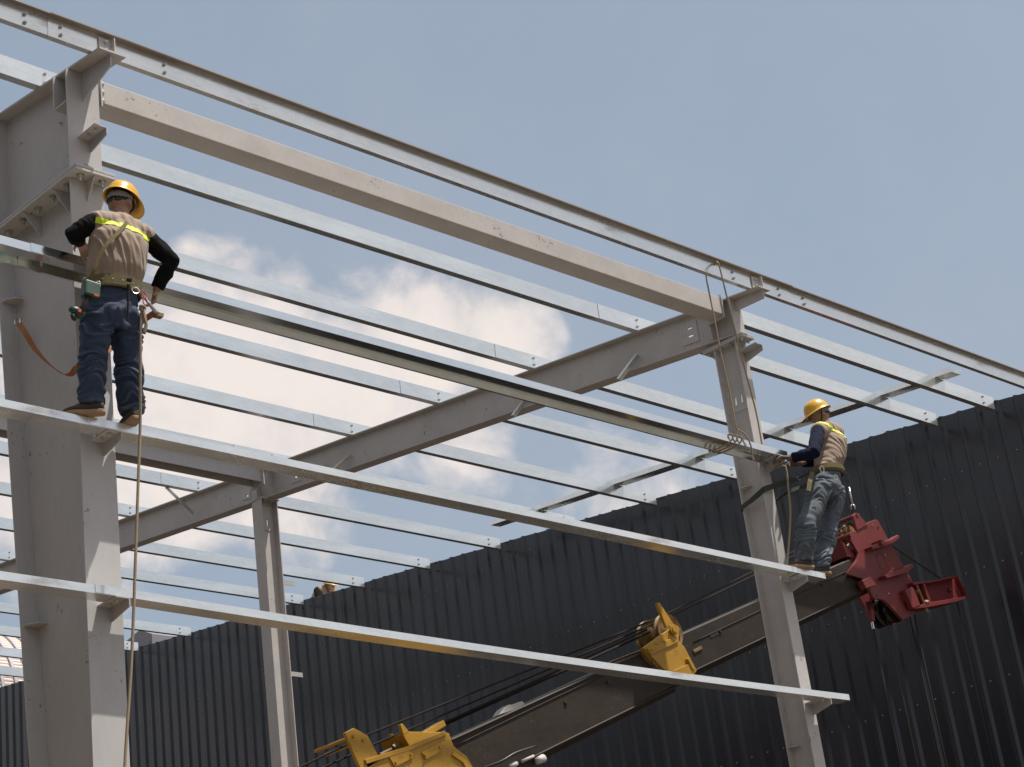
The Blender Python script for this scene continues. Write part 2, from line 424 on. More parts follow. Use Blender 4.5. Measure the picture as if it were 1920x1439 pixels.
# splice plates and their bolts
for nm, z0, z1 in (('lower_splice_plate', 8.362, 8.382), ('upper_splice_plate', 8.386, 8.406)):
    b = MB(); b.box(XL - .155, XL + .155, FL - .115, innerL(8.4) + .13, z0, z1); b.build(nm, PAINT, colL, bevel=.002)
for xx in (XL - .085, XL + .085):
    for yy in (FL - .055, FL + .10, FL + .28, FL + .47, FL + .66, FL + .85):
        place(BOLT_BIG, 'bolt', colL, (xx, yy, 8.362))
for yy in (FL - .108, FL - .108 + 1e-9):
    pass
b = MB(); b.prism([(XL - .005, FL, 8.36), (XL - .005, FL - .10, 8.36), (XL - .005, FL, 8.20)], (.010, 0, 0)); b.build('gusset', PAINT, colL)
b = MB(); b.prism([(XL - .005, FL, 8.408), (XL - .005, FL - .10, 8.408), (XL - .005, FL, 8.50)], (.010, 0, 0)); b.build('gusset', PAINT, colL)
for yy in (FL + .19, FL + .56):
    b = MB(); b.prism([(XL - .008, yy, 8.36), (XL - .15, yy, 8.36), (XL - .008, yy, 8.20)], (0, .010, 0)); b.build('gusset', PAINT, colL)
# knee block above the splice with the rafter top flange running out past the column
TOPW = .21
b = MB(); b.prism([(XL - .006, FL + TF, 8.406), (XL - .006, 10.62, 8.406), (XL - .006, 10.62, TOS(10.62) - .014), (XL - .006, FL + TF, TOS(FL + TF) - .014)], (.012, 0, 0)); b.build('knee_web', PAINT, colL)
b = MB(); b.prism([(XL - WL / 2, FL, 8.406), (XL - WL / 2, FL + TF, 8.406), (XL - WL / 2, FL + TF, TOS(FL) - .016), (XL - WL / 2, FL, TOS(FL) - .016)], (WL, 0, 0)); b.build('knee_outer_flange', PAINT, colL)
b = MB(); b.box(XL - WL / 2, XL + WL / 2, 10.62, 10.632, 8.406, TOS(10.62) - .016); b.build('knee_inner_flange', PAINT, colL)
b = MB(); b.prism([(XL - TOPW / 2, 9.27, TOS(9.27) - .014), (XL - TOPW / 2, 10.70, TOS(10.70) - .014), (XL - TOPW / 2, 10.70, TOS(10.70)), (XL - TOPW / 2, 9.27, TOS(9.27))], (TOPW, 0, 0)); b.build('knee_top_plate', PAINT, colL)
b = MB(); b.prism([(XL - .006, FL, TOS(FL) - .016), (XL - .006, 9.30, TOS(9.30) - .016), (XL - .006, 9.30, TOS(9.30) - .10), (XL - .006, FL, TOS(FL) - .24)], (.012, 0, 0)); b.build('eave_stub', PAINT, colL)
b = MB(); b.box(XL - WL / 2, XL - .008, FL + .16, FL + .172, 8.99, TOS(FL + .16) - .016); b.build('stiffener', PAINT, colL)
b = MB(); b.box(XL - WL / 2, XL - .008, FL + .014, FL + .16, 8.96, 8.972); b.build('stiffener', PAINT, colL)
for yy, zz in ((FL + .27, 9.06), (FL + .27, 8.96)):
    place(BOLT_SML, 'bolt', colL, (XL - .007, yy, zz), SIDE)
for i, z in enumerate(GZ): cleat(colL, XL, z - (.0645 if i > 1 else .0565), ylen=.205)
for z in (7.83, 5.46):     # small seat plates where web and inner flange meet
    b = MB(); yy = innerL(z) - .004
    b.prism([(XL - .008, yy, z), (XL - .11, yy, z), (XL - .11, yy - .05, z), (XL - .06, yy - .11, z), (XL - .008, yy - .11, z)], (0, 0, .008)); b.build('seat_plate', PAINT, colL)
b = MB(); b.box(XL - .3, XL + .3, FL - .1, innerL(0) + .12, 0, .025); b.build('base_plate', PAINT, colL)

# rafter of the left frame (runs out of the picture)
def raf_seg(name, parent, xc, w, y0, y1, d0, d1, m=PAINT, holes=(), tw=.010):
    b = MB()
    b.grid([y0, y1], [0.0, 1.0], list(holes), lambda u, v, s_: Vector((xc - tw / 2 + s_, u, TOS(u) - TF - (1 - v) * ((d0 + (d1 - d0) * (u - y0) / (y1 - y0)) - 2 * TF))), tw)
    b.build('web', m, parent)
    b = MB(); b.prism([(xc - w / 2, y0, TOS(y0) - TF + .0005), (xc - w / 2, y1, TOS(y1) - TF + .0005), (xc - w / 2, y1, TOS(y1)), (xc - w / 2, y0, TOS(y0))], (w, 0, 0)); b.build('top_flange', m, parent)
    b = MB(); b.prism([(xc - w / 2, y0, TOS(y0) - d0), (xc - w / 2, y1, TOS(y1) - d1), (xc - w / 2, y1, TOS(y1) - d1 + TF - .0005), (xc - w / 2, y0, TOS(y0) - d0 + TF - .0005)], (w, 0, 0)); b.build('bottom_flange', m, parent)
rafL = thing('left_rafter', 'grey steel rafter rising from the knee of the large left column', 'beam', (XL, 10.72, TOS(10.7) - .8))
raf_seg('a', rafL, XL, .21, 10.72, 31.0, .78, .45)

# right column: slender H column with slotted plate
colR = thing('right_column', 'slender grey steel H column at right where the second worker stands', 'column', (XR, 9.78, 0))
DR = .262
ZS = 8.80
slots = [(FL + .085, FL + .103, 8.22, 8.305), (FL + .155, FL + .173, 8.22, 8.305)]
b = MB(); b.grid([FL + TF, FL + DR - TF], [0, ZS], slots, lambda u, v, s_: Vector((XR - .005 + s_, u, v)), .010); b.build('web', PAINT2, colR)
b = MB(); b.grid([FL + .045, FL + .215], [8.15, 8.36], slots, lambda u, v, s_: Vector((XR - .0125 + s_, u, v)), .007); b.build('slotted_plate', PAINT2, colR)
b = MB(); b.box(XR - WR / 2, XR + WR / 2, FL, FL + TF, 0, ZS); b.build('outer_flange', PAINT2, colR)
b = MB(); b.box(XR - WR / 2, XR + WR / 2, FL + DR - TF, FL + DR, 0, ZS); b.build('inner_flange', PAINT2, colR)
for nm, z0, z1 in (('lower_splice_plate', ZS + .001, ZS + .016), ('upper_splice_plate', ZS + .019, ZS + .034)):
    b = MB(); b.box(XR - .09, XR + .09, FL - .10, FL + DR + .12, z0, z1); b.build(nm, PAINT2, colR, bevel=.0015)
for xx in (XR - .05, XR + .05):
    for yy in (FL - .055, FL + .08, FL + .19, FL + .33):
        place(BOLT_MID, 'bolt', colR, (xx, yy, ZS + .001))
b = MB(); b.prism([(XR - .004, FL, ZS), (XR - .004, FL - .085, ZS), (XR - .004, FL, ZS - .13)], (.008, 0, 0)); b.build('gusset', PAINT2, colR)
b = MB(); b.prism([(XR - .004, FL + DR, ZS), (XR - .004, FL + DR + .10, ZS), (XR - .004, FL + DR, ZS - .13)], (.008, 0, 0)); b.build('gusset', PAINT2, colR)
for i, z in enumerate(GZ): cleat(colR, XR, z - (.0645 if i > 1 else .0565), ylen=.205)
for z in (5.05, 7.42):
    b = MB(); yy = FL + DR - TF
    b.prism([(XR - .007, yy, z), (XR - .075, yy, z), (XR - .075, yy - .05, z), (XR - .04, yy - .09, z), (XR - .007, yy - .09, z)], (0, 0, .008)); b.build('seat_plate', PAINT2, colR)
b = MB(); b.box(XR - .2, XR + .2, FL - .1, FL + DR + .1, 0, .022); b.build('base_plate', PAINT2, colR)

# rafter of the right frame with its end block over the column
rafR = thing('right_rafter', 'long grey steel rafter crossing the picture from right column to inner column', 'beam', (XR, 15, TOS(9.6) - .4))
dR = .385
def vfrac(f): return f
sl = [(10.16, 10.225, .40, .46), (10.16, 10.225, .62, .68), (16.10, 16.15, .36, .44), (16.10, 16.15, .62, .70), (17.02, 17.07, .30, .38)]
raf_seg('b', rafR, XR, WR, 9.64, 31.0, dR, dR, PAINT2, sl)
b = MB(); b.prism([(XR - TOPW / 2 + .02, 9.27, TOS(9.27) - .012), (XR - TOPW / 2 + .02, 9.638, TOS(9.638) - .012), (XR - TOPW / 2 + .02, 9.638, TOS(9.638)), (XR - TOPW / 2 + .02, 9.27, TOS(9.27))], (TOPW - .04, 0, 0)); b.build('eave_plate', PAINT2, rafR)
b = MB(); b.prism([(XR - .005, 9.638, TOS(9.638) - .014), (XR - .005, 9.29, TOS(9.29) - .014), (XR - .005, 9.29, TOS(9.29) - .10), (XR - .005, 9.638, TOS(9.638) - .13)], (.010, 0, 0)); b.build('eave_stub', PAINT2, rafR)
b = MB(); b.box(XR - WR / 2, XR + WR / 2, 9.628, 9.64, TOS(9.64) - dR, TOS(9.64) - .013); b.build('end_plate', PAINT2, rafR)
for yy in (FL + DR - TF, ):
    b = MB(); b.box(XR - WR / 2, XR - .006, yy, yy + TF, TOS(yy) - dR + .013, TOS(yy) - .013); b.build('stiffener', PAINT2, rafR)
for yy in (10.10, 16.04, 16.98):
    b = MB(); hs = [h for h in sl if yy < h[0] < yy + .2]
    b.grid([yy, yy + (.20 if yy < 11 else .17)], [.22, .84], hs, lambda u, v, s_: Vector((XR - .0125 + s_, u, TOS(u) - TF - (1 - v) * (dR - 2 * TF))), .007)
    b.build('slotted_plate', PAINT2, rafR)
for yy in (16.55, 16.78):
    b = MB(); b.box(XR - WR / 2, XR - .006, yy, yy + .01, TOS(yy) - dR + .014, TOS(yy) - .014); b.build('stiffener', PAINT2, rafR)

# inner column: H turned a quarter, flanges facing along the purlins
YM0, YM1 = 16.60, 16.775
colM = thing('inner_column', 'slender grey steel column inside the frame carrying the rafter in the middle distance', 'column', (13.42, 16.69, 0))
zt = TOS(16.69) - dR - .03
ym = (YM0 + YM1) / 2
slots = [(13.355, 13.375, zt - .30, zt - .22), (13.425, 13.445, zt - .30, zt - .22)]
b = MB(); b.grid([13.312, 13.528], [0, zt], slots, lambda u, v, s_: Vector((u, ym - .005 + s_, v)), .010); b.build('web', PAINT2, colM)
b = MB(); b.grid([13.325, 13.49], [zt - .36, zt - .06], slots, lambda u, v, s_: Vector((u, ym - .0125 + s_, v)), .007); b.build('slotted_plate', PAINT2, colM)
b = MB(); b.box(13.30, 13.312, YM0, YM1, 0, zt); b.build('near_flange', PAINT2, colM)
b = MB(); b.box(13.528, 13.54, YM0, YM1, 0, zt); b.build('far_flange', PAINT2, colM)
b = MB(); b.box(13.29, 13.56, YM0 - .01, YM1 + .02, zt + .001, zt + .014); b.build('cap_plate', PAINT2, colM)
for xx in (13.38, 13.47):
    for yy in (YM0 + .035, YM1 - .035): place(BOLT_MID, 'bolt', colM, (xx, yy, zt + .001))
for (u, v, L) in ((545, 1092, .16), (545, 1261, .17)):
    p = aty(u, v, YM0 + .02)
    b = MB(); b.box(13.541, 13.541 + L, YM0 + .01, YM0 + .10, p.z, p.z + .008); b.box(13.541, 13.541 + L, YM0 + .01, YM0 + .018, p.z - .045, p.z); b.build('cleat', PAINT2, colM)
p = aty(530, 1258, YM0)
b = MB(); b.prism([(13.315, ym - .006, p.z), (13.315, ym - .09, p.z), (13.38, ym - .006, p.z)], (0, 0, .008)); b.build('seat_plate', PAINT2, colM)
b = MB(); b.box(13.2, 13.64, YM0 - .1, YM1 + .1, 0, .02); b.build('base_plate', PAINT2, colM)

# struts between the frames
st = thing('eave_strut', 'broad beige tubular strut joining tops of left and right columns below the eave channel', 'beam', (10, 9.8, 9.07))
b = MB(); b.box(6.66, 13.365, 9.715, 9.90, 9.085, 9.262); b.build('tube', PAINT2, st, bevel=.004)
for x in (6.645, 13.367):
    b = MB(); b.box(x, x + .013, 9.70, 9.915, 9.05, 9.285); e = b.build('end_plate', PAINT2, st)
    for zz in (9.10, 9.17, 9.24):
        place(BOLT_SML, 'bolt', e, (x + .013, 9.712, zz), (0, math.radians(-90), 0))
st2 = thing('inner_strut', 'grey H strut running from behind the left column to the inner column', 'beam', (9.9, 16.6, 9.86))
b = MB(); b.box(3.0, 13.285, 16.54, 16.552, 9.865, 10.035); b.build('front_flange', PAINT, st2)
b = MB(); b.box(3.0, 13.285, 16.552, 16.72, 9.945, 9.953); b.build('web', PAINT, st2)
b = MB(); b.box(3.0, 13.285, 16.72, 16.732, 9.865, 10.035); b.build('back_flange', PAINT, st2)
b = MB(); b.box(13.285, 13.297, 16.50, 16.77, 9.82, 10.06); b.build('end_plate', PAINT, st2)

# ---------------------------------------------------------------- cold formed members
def csec(y, z, h, w, lip, tilt=0.0, opens=1):
    """C profile: web at y, open towards opens*Y; tilted about its foot"""
    pts = [(opens * w, lip), (opens * w, 0), (0, 0), (0, h), (opens * w, h), (opens * w, h - lip)]
    ct, s_ = math.cos(tilt), math.sin(tilt)
    return [(y + a * ct - b_ * s_, z + a * s_ + b_ * ct) for a, b_ in pts]
TILT = 0.02
PY = [10.02, 10.77, 12.175, 13.60, 15.03, 16.47, 17.91, 19.36, 20.81, 22.25, 23.70, 25.18, 26.69, 28.22, 29.75]
PH = .145
def purlin(y, x0, x1, label, group, dy=0.0, bolts=(), name='roof_purlin', sag=0.0):
    z = TOS(y) + .004
    t = MB(); t.sheet(csec(y + dy, z, PH, .062, .018, TILT), .0024, x0, x1)
    org = (0.5 * (x0 + x1), y, z)
    th = thing(name, label, 'purlin', org, group)
    t.build('channel', GALV, th, bevel=0.0)
    for x in bolts:
        for dz in (.035, .108):
            place(BOLT_SML, 'bolt', th, (x, y + dy - dz * math.sin(TILT) - .003, z + dz), (math.radians(-90) + TILT, 0, 0))
    return th
for i, y in enumerate(PY):
    nm = ORD[i]
    if i == 0:
        purlin(y, 5.3, 12.95, 'galvanized purlin hidden along the eave strut, lowest purlin of the roof, left bay', 'roof purlins over the left bay', bolts=(6.40,))
    else:
        purlin(y, 3.0, 13.9, f'{nm} galvanized roof purlin above the eave, long piece over the left bay', 'roof purlins over the left bay', dy=.003, bolts=())
    purlin(y, 12.86 if i else 13.6, 18.50, f'{nm} galvanized roof purlin above the eave, piece over the right bay ending at dark wall', 'roof purlins over the right bay',
           dy=-.002, bolts=(13.40, 18.28) if i else (18.28,))
    b = MB()      # cleat welded on the rafter that holds the purlin
    z = TOS(y)
    b.box(13.37, 13.44, y + .004, y + .010, z, z + .12)
    b.build('purlin_cleat', PAINT2, rafR)

# eave member: Z section, top flange outwards, bottom flange inwards, in three lapped pieces
def eave(x0, x1, label, dy=0.0):
    y1 = 9.37 + dy; z = TOS(9.40) + .003 + dy; h = .160 - 2 * dy
    t = MB(); t.sheet([(y1, z + h - .0026), (y1, z), (y1 + .044, z), (y1 + .044, z + .018)], .0024, x0, x1)
    t2 = MB(); t2.sheet([(y1 - .046, z + h - .008), (y1 - .046, z + h), (y1 + .0024, z + h)], .0024, x0, x1)
    th = thing('eave_channel', label, 'channel', ((x0 + x1) / 2, y1, z), 'eave channel pieces')
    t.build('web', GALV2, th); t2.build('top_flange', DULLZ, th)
    return th
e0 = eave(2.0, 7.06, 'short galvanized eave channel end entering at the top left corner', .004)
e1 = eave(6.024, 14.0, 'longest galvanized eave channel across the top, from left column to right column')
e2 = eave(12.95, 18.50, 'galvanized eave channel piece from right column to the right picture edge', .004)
for e, xs in ((e0, (5.85,)), (e1, (6.12, 6.95, 13.15, 13.82)), (e2, (14.2,))):
    for x in xs:
        for zz in (.045, .11): place(BOLT_SML, 'bolt', e, (x, 9.3695, TOS(9.36) + zz), FRONT)
for xc, pr in ((XL, colL), (XR, rafR)):
    b = MB(); zb = TOS(9.38) + .006; b.box(xc - .05, xc + .05, 9.358, 9.366, zb, zb + .13); b.box(xc + .045, xc + .053, 9.315, 9.366, zb, zb + .13)
    c = b.build('eave_cleat', PAINT2, pr)
    for zz in (.04, .10): place(BOLT_SML, 'bolt', c, (xc, 9.357, zb + zz), FRONT)

# girts: Z sections lying flat, front flange up, back flange down
def zsec(y, z):
    return [(y + .014, z), (y, z), (y, z - .060), (y + .158, z - .060), (y + .158, z - .094), (y + .144, z - .094)]
def csec_flat(y, z):
    return [(y + .014, z), (y, z), (y, z - .052), (y + .130, z - .052), (y + .130, z), (y + .116, z)]
def girt(x0, x1, z, label, m=GALV2, cat='girt', sag=0.0, y=9.468, name='wall_girt', holes=(), nest=0.0, sec=None):
    sec = sec or csec_flat
    y = 9.468 if sec is zsec else 9.452
    z0_ = z; z -= nest; y += nest
    th = thing(name, label, cat, ((x0 + x1) / 2, y, z - .12), 'wall girts')
    n = 10 if sag else 1
    t = MB()
    for i in range(n):
        t.sheet(sec(y, z), .0024, x0 + (x1 - x0) * i / n, x0 + (x1 - x0) * (i + 1) / n)
    if sag:
        for p in t.v:
            f = (p.x - x0) / (x1 - x0); p.z -= sag * 4 * f * (1 - f); 
    t.build('profile', m, th)
    for x, yy in holes:
        place(BOLT_SML, 'bolt', th, (x, y + yy, z - (.0625 if sec is zsec else .0545)))
    return th
girt(2.0, 6.75, GZ[0], 'left end of the lowest wall girt crossing the large left column', nest=.004)
girt(6.270, 13.79, GZ[0], 'lowest long wall girt, dusty galvanized, below the two workers', sag=.03, holes=((9.3, .05), (9.45, .05), (10.9, .05), (11.05, .05)))
girt(2.0, 6.75, GZ[1], 'left end of the girt at the feet of the left worker', nest=.004)
girt(6.270, 13.79, GZ[1], 'long wall girt on which both workers stand', holes=((6.5, .08),))
girt(2.0, 6.5, GZ[2], 'left end of the top girt below the bolted plates of the left column', GALVN, nest=.004, sec=zsec)
g3 = girt(5.908, 13.60, GZ[2], 'shiny new girt being fitted, held by the left worker and tied with rope at right', GALVN, sec=zsec, holes=((6.05, .05), (6.05, .11), (13.1, .05), (13.25, .05)))

# flange braces hanging from the rafter
BR = mat('brace_zinc', (0.60, 0.62, 0.60), 0.36, metal=1.0, var=0.12, scale=20)
def brace(a, c, label):
    a, c = Vector(a), Vector(c)
    d = (c - a).normalized(); s_ = d.cross(Vector((0, 1, .1))).normalized(); u = d.cross(s_).normalized()
    t = MB(); t.prism([a - s_ * .02, a + s_ * .02, c + s_ * .02, c - s_ * .02], u * .004); t.prism([a - s_ * .02, a - s_ * .016, c - s_ * .016, c - s_ * .02], u * -.034)
    o = t.build('flange_brace', BR); tag(o, label, 'brace', 'flange braces on the rafter')
    place(BOLT_SML, 'bolt', o, a, SIDE)
xb = XR - WR / 2 - .01
for (u0, v0, u1, v1, lab) in ((1197, 666, 1162, 713, 'loose galvanized brace hanging from the rafter nearest the right column'),
                              (988, 748, 964, 781, 'loose galvanized brace hanging from the rafter just under the shiny girt'),
                              (657, 855, 612, 896, 'loose galvanized brace on the rafter just behind the long standing girt')):
    p = atx(u0, v0, xb + .05); q = atx(u1, v1, xb - .12); brace(p, q, lab)
p = atx(336, 920, 12.95); q = atx(362, 963, xb + .03)
p = Vector((12.97, 17.98, TOS(17.91) + .01))
brace(q, p, 'galvanized brace fixed from purlin down to rafter left of the inner column')

# loose channel lying on the purlins near the wall
a = Vector((17.46, 9.80, TOS(9.80) + PH + .012)); c = Vector((17.98, 17.45, TOS(17.45) + PH + .012))
ln = (c - a).length
t = MB(); t.sheet([(-.070, .065), (-.085, .065), (-.085, .003), (.0, .0), (.085, .003), (.085, .065), (.070, .065)], .0024, 0, ln)
d = (c - a).normalized(); up = Vector((0, -SLOPE, 1)).normalized(); side = up.cross(d).normalized(); up = d.cross(side)
for p in t.v:
    q = a + d * p.x + side * p.y + up * p.z; p.x, p.y, p.z = q
o = t.build('loose_channel', GALV); tag(o, 'loose galvanized channel lying across the purlins beside the dark wall', 'channel')


# ---------------------------------------------------------------- people
SKIN = mat('skin', (0.30, 0.155, 0.095), 0.5, var=0.08, scale=30)
HAIR = mat('black_hair', (0.020, 0.015, 0.012), 0.5, var=0.2, scale=60, bump=.4, bscale=140)
VEST = mat('khaki_vest_cloth', (0.28, 0.208, 0.15), 0.85, var=0.05, scale=14, bump=.15, bscale=220, sheen=.15)
HIVIS = mat('reflective_yellow_band', (0.62, 0.75, 0.02), 0.6, var=0.05, scale=20)
BLACKC = mat('black_knit', (0.007, 0.007, 0.0075), 0.95, spec=.12, var=0.15, scale=20, bump=.2, bscale=200)
NAVYC = mat('navy_knit', (0.008, 0.011, 0.028), 0.95, spec=.15, var=0.15, scale=20, bump=.2, bscale=200)
JEANSD = mat('dark_blue_denim', (0.027, 0.043, 0.082), 0.85, var=0.25, scale=12, bump=.25, bscale=260, col2=(0.035, 0.055, 0.11), thr=(.56, .8), wear=(.11, .15, .22))
JEANSL = mat('faded_grey_denim', (0.088, 0.110, 0.135), 0.85, var=0.25, scale=8, bump=.25, bscale=260, col2=(0.10, 0.13, 0.16), thr=(.54, .76), wear=(.2, .25, .3), stain=(.06, .052, .045), sscale=5, sthr=(.5, .7))
SHOE = mat('grey_canvas_shoe', (0.055, 0.047, 0.042), 0.8, var=0.2, scale=20)
SOLE = mat('tan_rubber_sole', (0.33, 0.215, 0.12), 0.75, var=0.15, scale=25)
HELM = mat('yellow_helmet_plastic', (0.66, 0.36, 0.028), 0.32, var=0.05, scale=14, coat=.25)
LINER = mat('helmet_liner', (0.20, 0.19, 0.175), 0.8, var=0.15, scale=30)
BELT = mat('olive_webbing', (0.125, 0.098, 0.036), 0.85, var=0.15, scale=40, bump=.5, bscale=300)
GREENW = mat('dark_green_webbing', (0.040, 0.055, 0.033), 0.85, var=0.15, scale=30, bump=.5, bscale=300)
ORANGEW = mat('orange_brown_webbing', (0.36, 0.14, 0.05), 0.8, var=0.12, scale=30, bump=.4, bscale=260)
GREENP = mat('green_tool_plastic', (0.014, 0.062, 0.036), 0.45, var=0.15, scale=20)
REDP = mat('red_plastic', (0.45, 0.03, 0.02), 0.5, var=0.1, scale=20)
CHROME = mat('bright_steel', (0.62, 0.61, 0.58), 0.25, metal=1.0, var=0.1, scale=40)
GLOVE = mat('grey_knit_glove', (0.13, 0.105, 0.082), 0.9, var=0.2, scale=40, bump=.5, bscale=200)
DARKM = mat('dark_tool_steel', (0.045, 0.04, 0.036), 0.45, metal=.6, var=0.2, scale=30)

def loft(mb, secs, n=20):
    b0 = len(mb.v)
    for c, ax, ay in secs:
        for k in range(n):
            th = 2 * math.pi * k / n
            mb.v.append(Vector(c) + Vector(ax) * math.cos(th) + Vector(ay) * math.sin(th))
    for i in range(len(secs) - 1):
        for k in range(n):
            q = b0 + i * n
            mb.f.append((q + k, q + (k + 1) % n, q + n + (k + 1) % n, q + n + k))
    mb.f.append(tuple(b0 + k for k in range(n))[::-1]); mb.f.append(tuple(b0 + (len(secs) - 1) * n + k for k in range(n)))
def ball(mb, c, rx, ry, rz, ax=None, n=14):
    ax = ax or (Vector((1, 0, 0)), Vector((0, 1, 0)), Vector((0, 0, 1)))
    secs = []
    for i in range(1, n):
        ph = math.pi * i / n
        secs.append((Vector(c) - ax[2] * (rz * math.cos(ph)), ax[0] * (rx * math.sin(ph)), ax[1] * (ry * math.sin(ph))))
    loft(mb, secs, n + 4)
def organic(mb, name, m, parent, voxel=.010, smooth=3, wrinkle=None, keep=None):
    """union of overlapping shapes as one continuous smooth skin, with cloth folds pushed along the normals"""
    me = bpy.data.meshes.new('tmp'); me.from_pydata([tuple(p) for p in mb.v], [], mb.f); me.update()
    bm = bmesh.new(); bm.from_mesh(me); bmesh.ops.recalc_face_normals(bm, faces=bm.faces); bm.to_mesh(me); bm.free()
    o = bpy.data.objects.new('tmp', me); COL.objects.link(o)
    r = o.modifiers.new('r', 'REMESH'); r.mode = 'VOXEL'; r.voxel_size = voxel
    if smooth:
        sm = o.modifiers.new('s', 'SMOOTH'); sm.iterations = smooth; sm.factor = .5
    dg = bpy.context.evaluated_depsgraph_get(); dg.update()
    out = bpy.data.meshes.new_from_object(o.evaluated_get(dg))
    bpy.data.objects.remove(o)
    if wrinkle:
        nr = [v.normal.copy() for v in out.vertices]
        for v, n in zip(out.vertices, nr): v.co += n * wrinkle(v.co)
    if keep: out.transform(Matrix.Identity(4))
    org = Vector(parent['org']) if parent is not None else keep
    out.transform(Matrix.Translation(-org))
    out.name = name
    out.materials.clear(); out.materials.append(m)
    for p in out.polygons: p.use_smooth = True
    ob = bpy.data.objects.new(name, out); COL.objects.link(ob)
    ob['org'] = tuple(org)
    if parent is not None: ob.parent = parent
    else: ob.location = org
    return ob
def ridge(p, s):
    return 1.0 - 2.0 * abs(noise.noise(Vector(p) * s))
def fold_trouser(amp, seed, knees):
    def w_(p):
        q = Vector((p.x * 7 + seed, p.y * 7, p.z * 20 + 3.0 * noise.noise(p * 6 + Vector((seed, 0, 0)))))
        near = max(math.exp(-((p.z - k) / .09) ** 2) for k in knees)
        return amp * (.35 + .9 * near) * (1.0 - 2.2 * abs(noise.noise(q))) + .004 * noise.noise(p * 9)
    return w_
def fold_vest(amp, seed, ax):
    def w_(p):
        q = Vector((p.dot(ax[0]) * 24 + p.dot(ax[2]) * 7 + seed, p.dot(ax[1]) * 5, p.dot(ax[2]) * 5))
        return amp * (1.0 - 2.3 * abs(noise.noise(q))) + .006 * noise.noise(p * 7 + Vector((seed, 1, 2)))
    return w_
def fold_sleeve(amp, seed):
    def w_(p):
        return amp * (1.0 - 2.2 * abs(noise.noise(Vector((p.x * 16 + seed, p.y * 16, p.z * 16 + p.x * 9)))))
    return w_
def hand_shapes(mb, wrist, d, palm, spread, curl=.8, s=1.0, thumb=1):
    """palm plus five unequal fingers bent about the palm; d points from wrist to knuckles, palm is the palm's facing direction"""
    d = Vector(d).normalized(); palm = (Vector(palm) - d * Vector(palm).dot(d)).normalized(); sd = d.cross(palm).normalized() * thumb
    w0 = Vector(wrist)
    loft(mb, [(w0 - d * .02, sd * .024 * s, palm * .018 * s), (w0 + d * .02 * s, sd * .032 * s, palm * .017 * s), (w0 + d * .06 * s, sd * .041 * s, palm * .016 * s), (w0 + d * .088 * s, sd * .038 * s, palm * .013 * s)], 12)
    for k, (o_, L) in enumerate(((.030, .070), (.010, .080), (-.010, .074), (-.029, .058))):
        p = w0 + d * .082 * s + sd * o_ * s; pts = [p - d * .02 * s, p]; dirn = d.copy(); a = curl * (1 + .08 * k)
        for j, fr in enumerate((.45, .32, .23)):
            ang = a * (.55 + .25 * j)
            dirn = (dirn * math.cos(ang) + palm * math.sin(ang)).normalized() if j else (d * math.cos(ang) + palm * math.sin(ang)).normalized()
            pts.append(pts[-1] + dirn * L * fr * s)
        mb.tube(pts, [.0098 * s, .0095 * s, .009 * s, .0085 * s, .0068 * s], 8)
    p = w0 + d * .025 * s + sd * .030 * s
    mb.tube([p - sd * .012, p, p + (d * .6 + sd * .7 + palm * .3).normalized() * .035 * s, p + (d * .9 + sd * .5 + palm * .6).normalized() * .062 * s], [.013 * s, .0125 * s, .0105 * s, .0075 * s], 8)

def helmet(parent, c, up, fwd):
    up = Vector(up).normalized(); f = (Vector(fwd) - up * Vector(fwd).dot(up)).normalized(); r = f.cross(up)
    mb = MB(); n = 36; rows = []
    def pt(a, h, k, inner):
        """a angle from forward, k 0 at the brim edge to 1 at the crown"""
        sc = .955 if inner else 1.0
        ph = k * math.pi / 2
        rf, rs, hh = .124 * sc, .104 * sc, .118 * sc
        q = f * (rf * math.cos(a) * math.cos(ph) ** .8) + r * (rs * math.sin(a) * math.cos(ph) ** .8) + up * (hh * math.sin(ph))
        ridge_ = .006 * math.exp(-(math.sin(a) / .18) ** 2) * math.sin(ph * 2) if not inner else 0
        return c + q + up * ridge_
    def brim(a, e, dz):
        vis = max(0.0, math.cos(a)) ** 2.2 * .050
        L = e * (.016 + vis)
        base = f * (.124 * math.cos(a)) + r * (.104 * math.sin(a))
        return c + base + (f * math.cos(a) + r * math.sin(a)) * L - up * (e * (.010 + vis * .32)) - up * dz
    ks = [0, .12, .25, .4, .55, .7, .82, .92, .985]
    loops = [[brim(2 * math.pi * i / n, 1, .003) for i in range(n)], [brim(2 * math.pi * i / n, 1, 0) for i in range(n)], [brim(2 * math.pi * i / n, .5, 0) for i in range(n)]]
    for k in ks: loops.append([pt(2 * math.pi * i / n, 0, k, False) for i in range(n)])
    inner = [[pt(2 * math.pi * i / n, 0, k, True) for i in range(n)] for k in ks]
    b0 = len(mb.v)
    allL = inner[::-1] + [[brim(2 * math.pi * i / n, .5, .003) for i in range(n)]] + loops
    for L in allL: mb.v += L
    for j in range(len(allL) - 1):
        for i in range(n): mb.f.append((j * n + i, j * n + (i + 1) % n, (j + 1) * n + (i + 1) % n, (j + 1) * n + i))
    mb.f.append(tuple(range(n))); mb.f.append(tuple((len(allL) - 1) * n + i for i in range(n))[::-1])
    h = mb.build('helmet', HELM, parent, smooth=True)
    mb = MB()
    ring = [c + f * (.104 * math.cos(a)) + r * (.086 * math.sin(a)) - up * .012 for a in [2 * math.pi * i / 24 for i in range(25)]]
    for i in range(24):
        a_, b_ = ring[i], ring[i + 1]
        o_ = ((a_ + b_) / 2 - c).normalized() * .004
        back = max(0.0, -(((a_ + b_) / 2 - c).normalized().dot(f)))
        mb.prism([a_, b_, b_ - up * (.018 + .03 * back), a_ - up * (.018 + .03 * back)], o_)
    mb.build('headband', LINER, h)
    return h, r, f, up
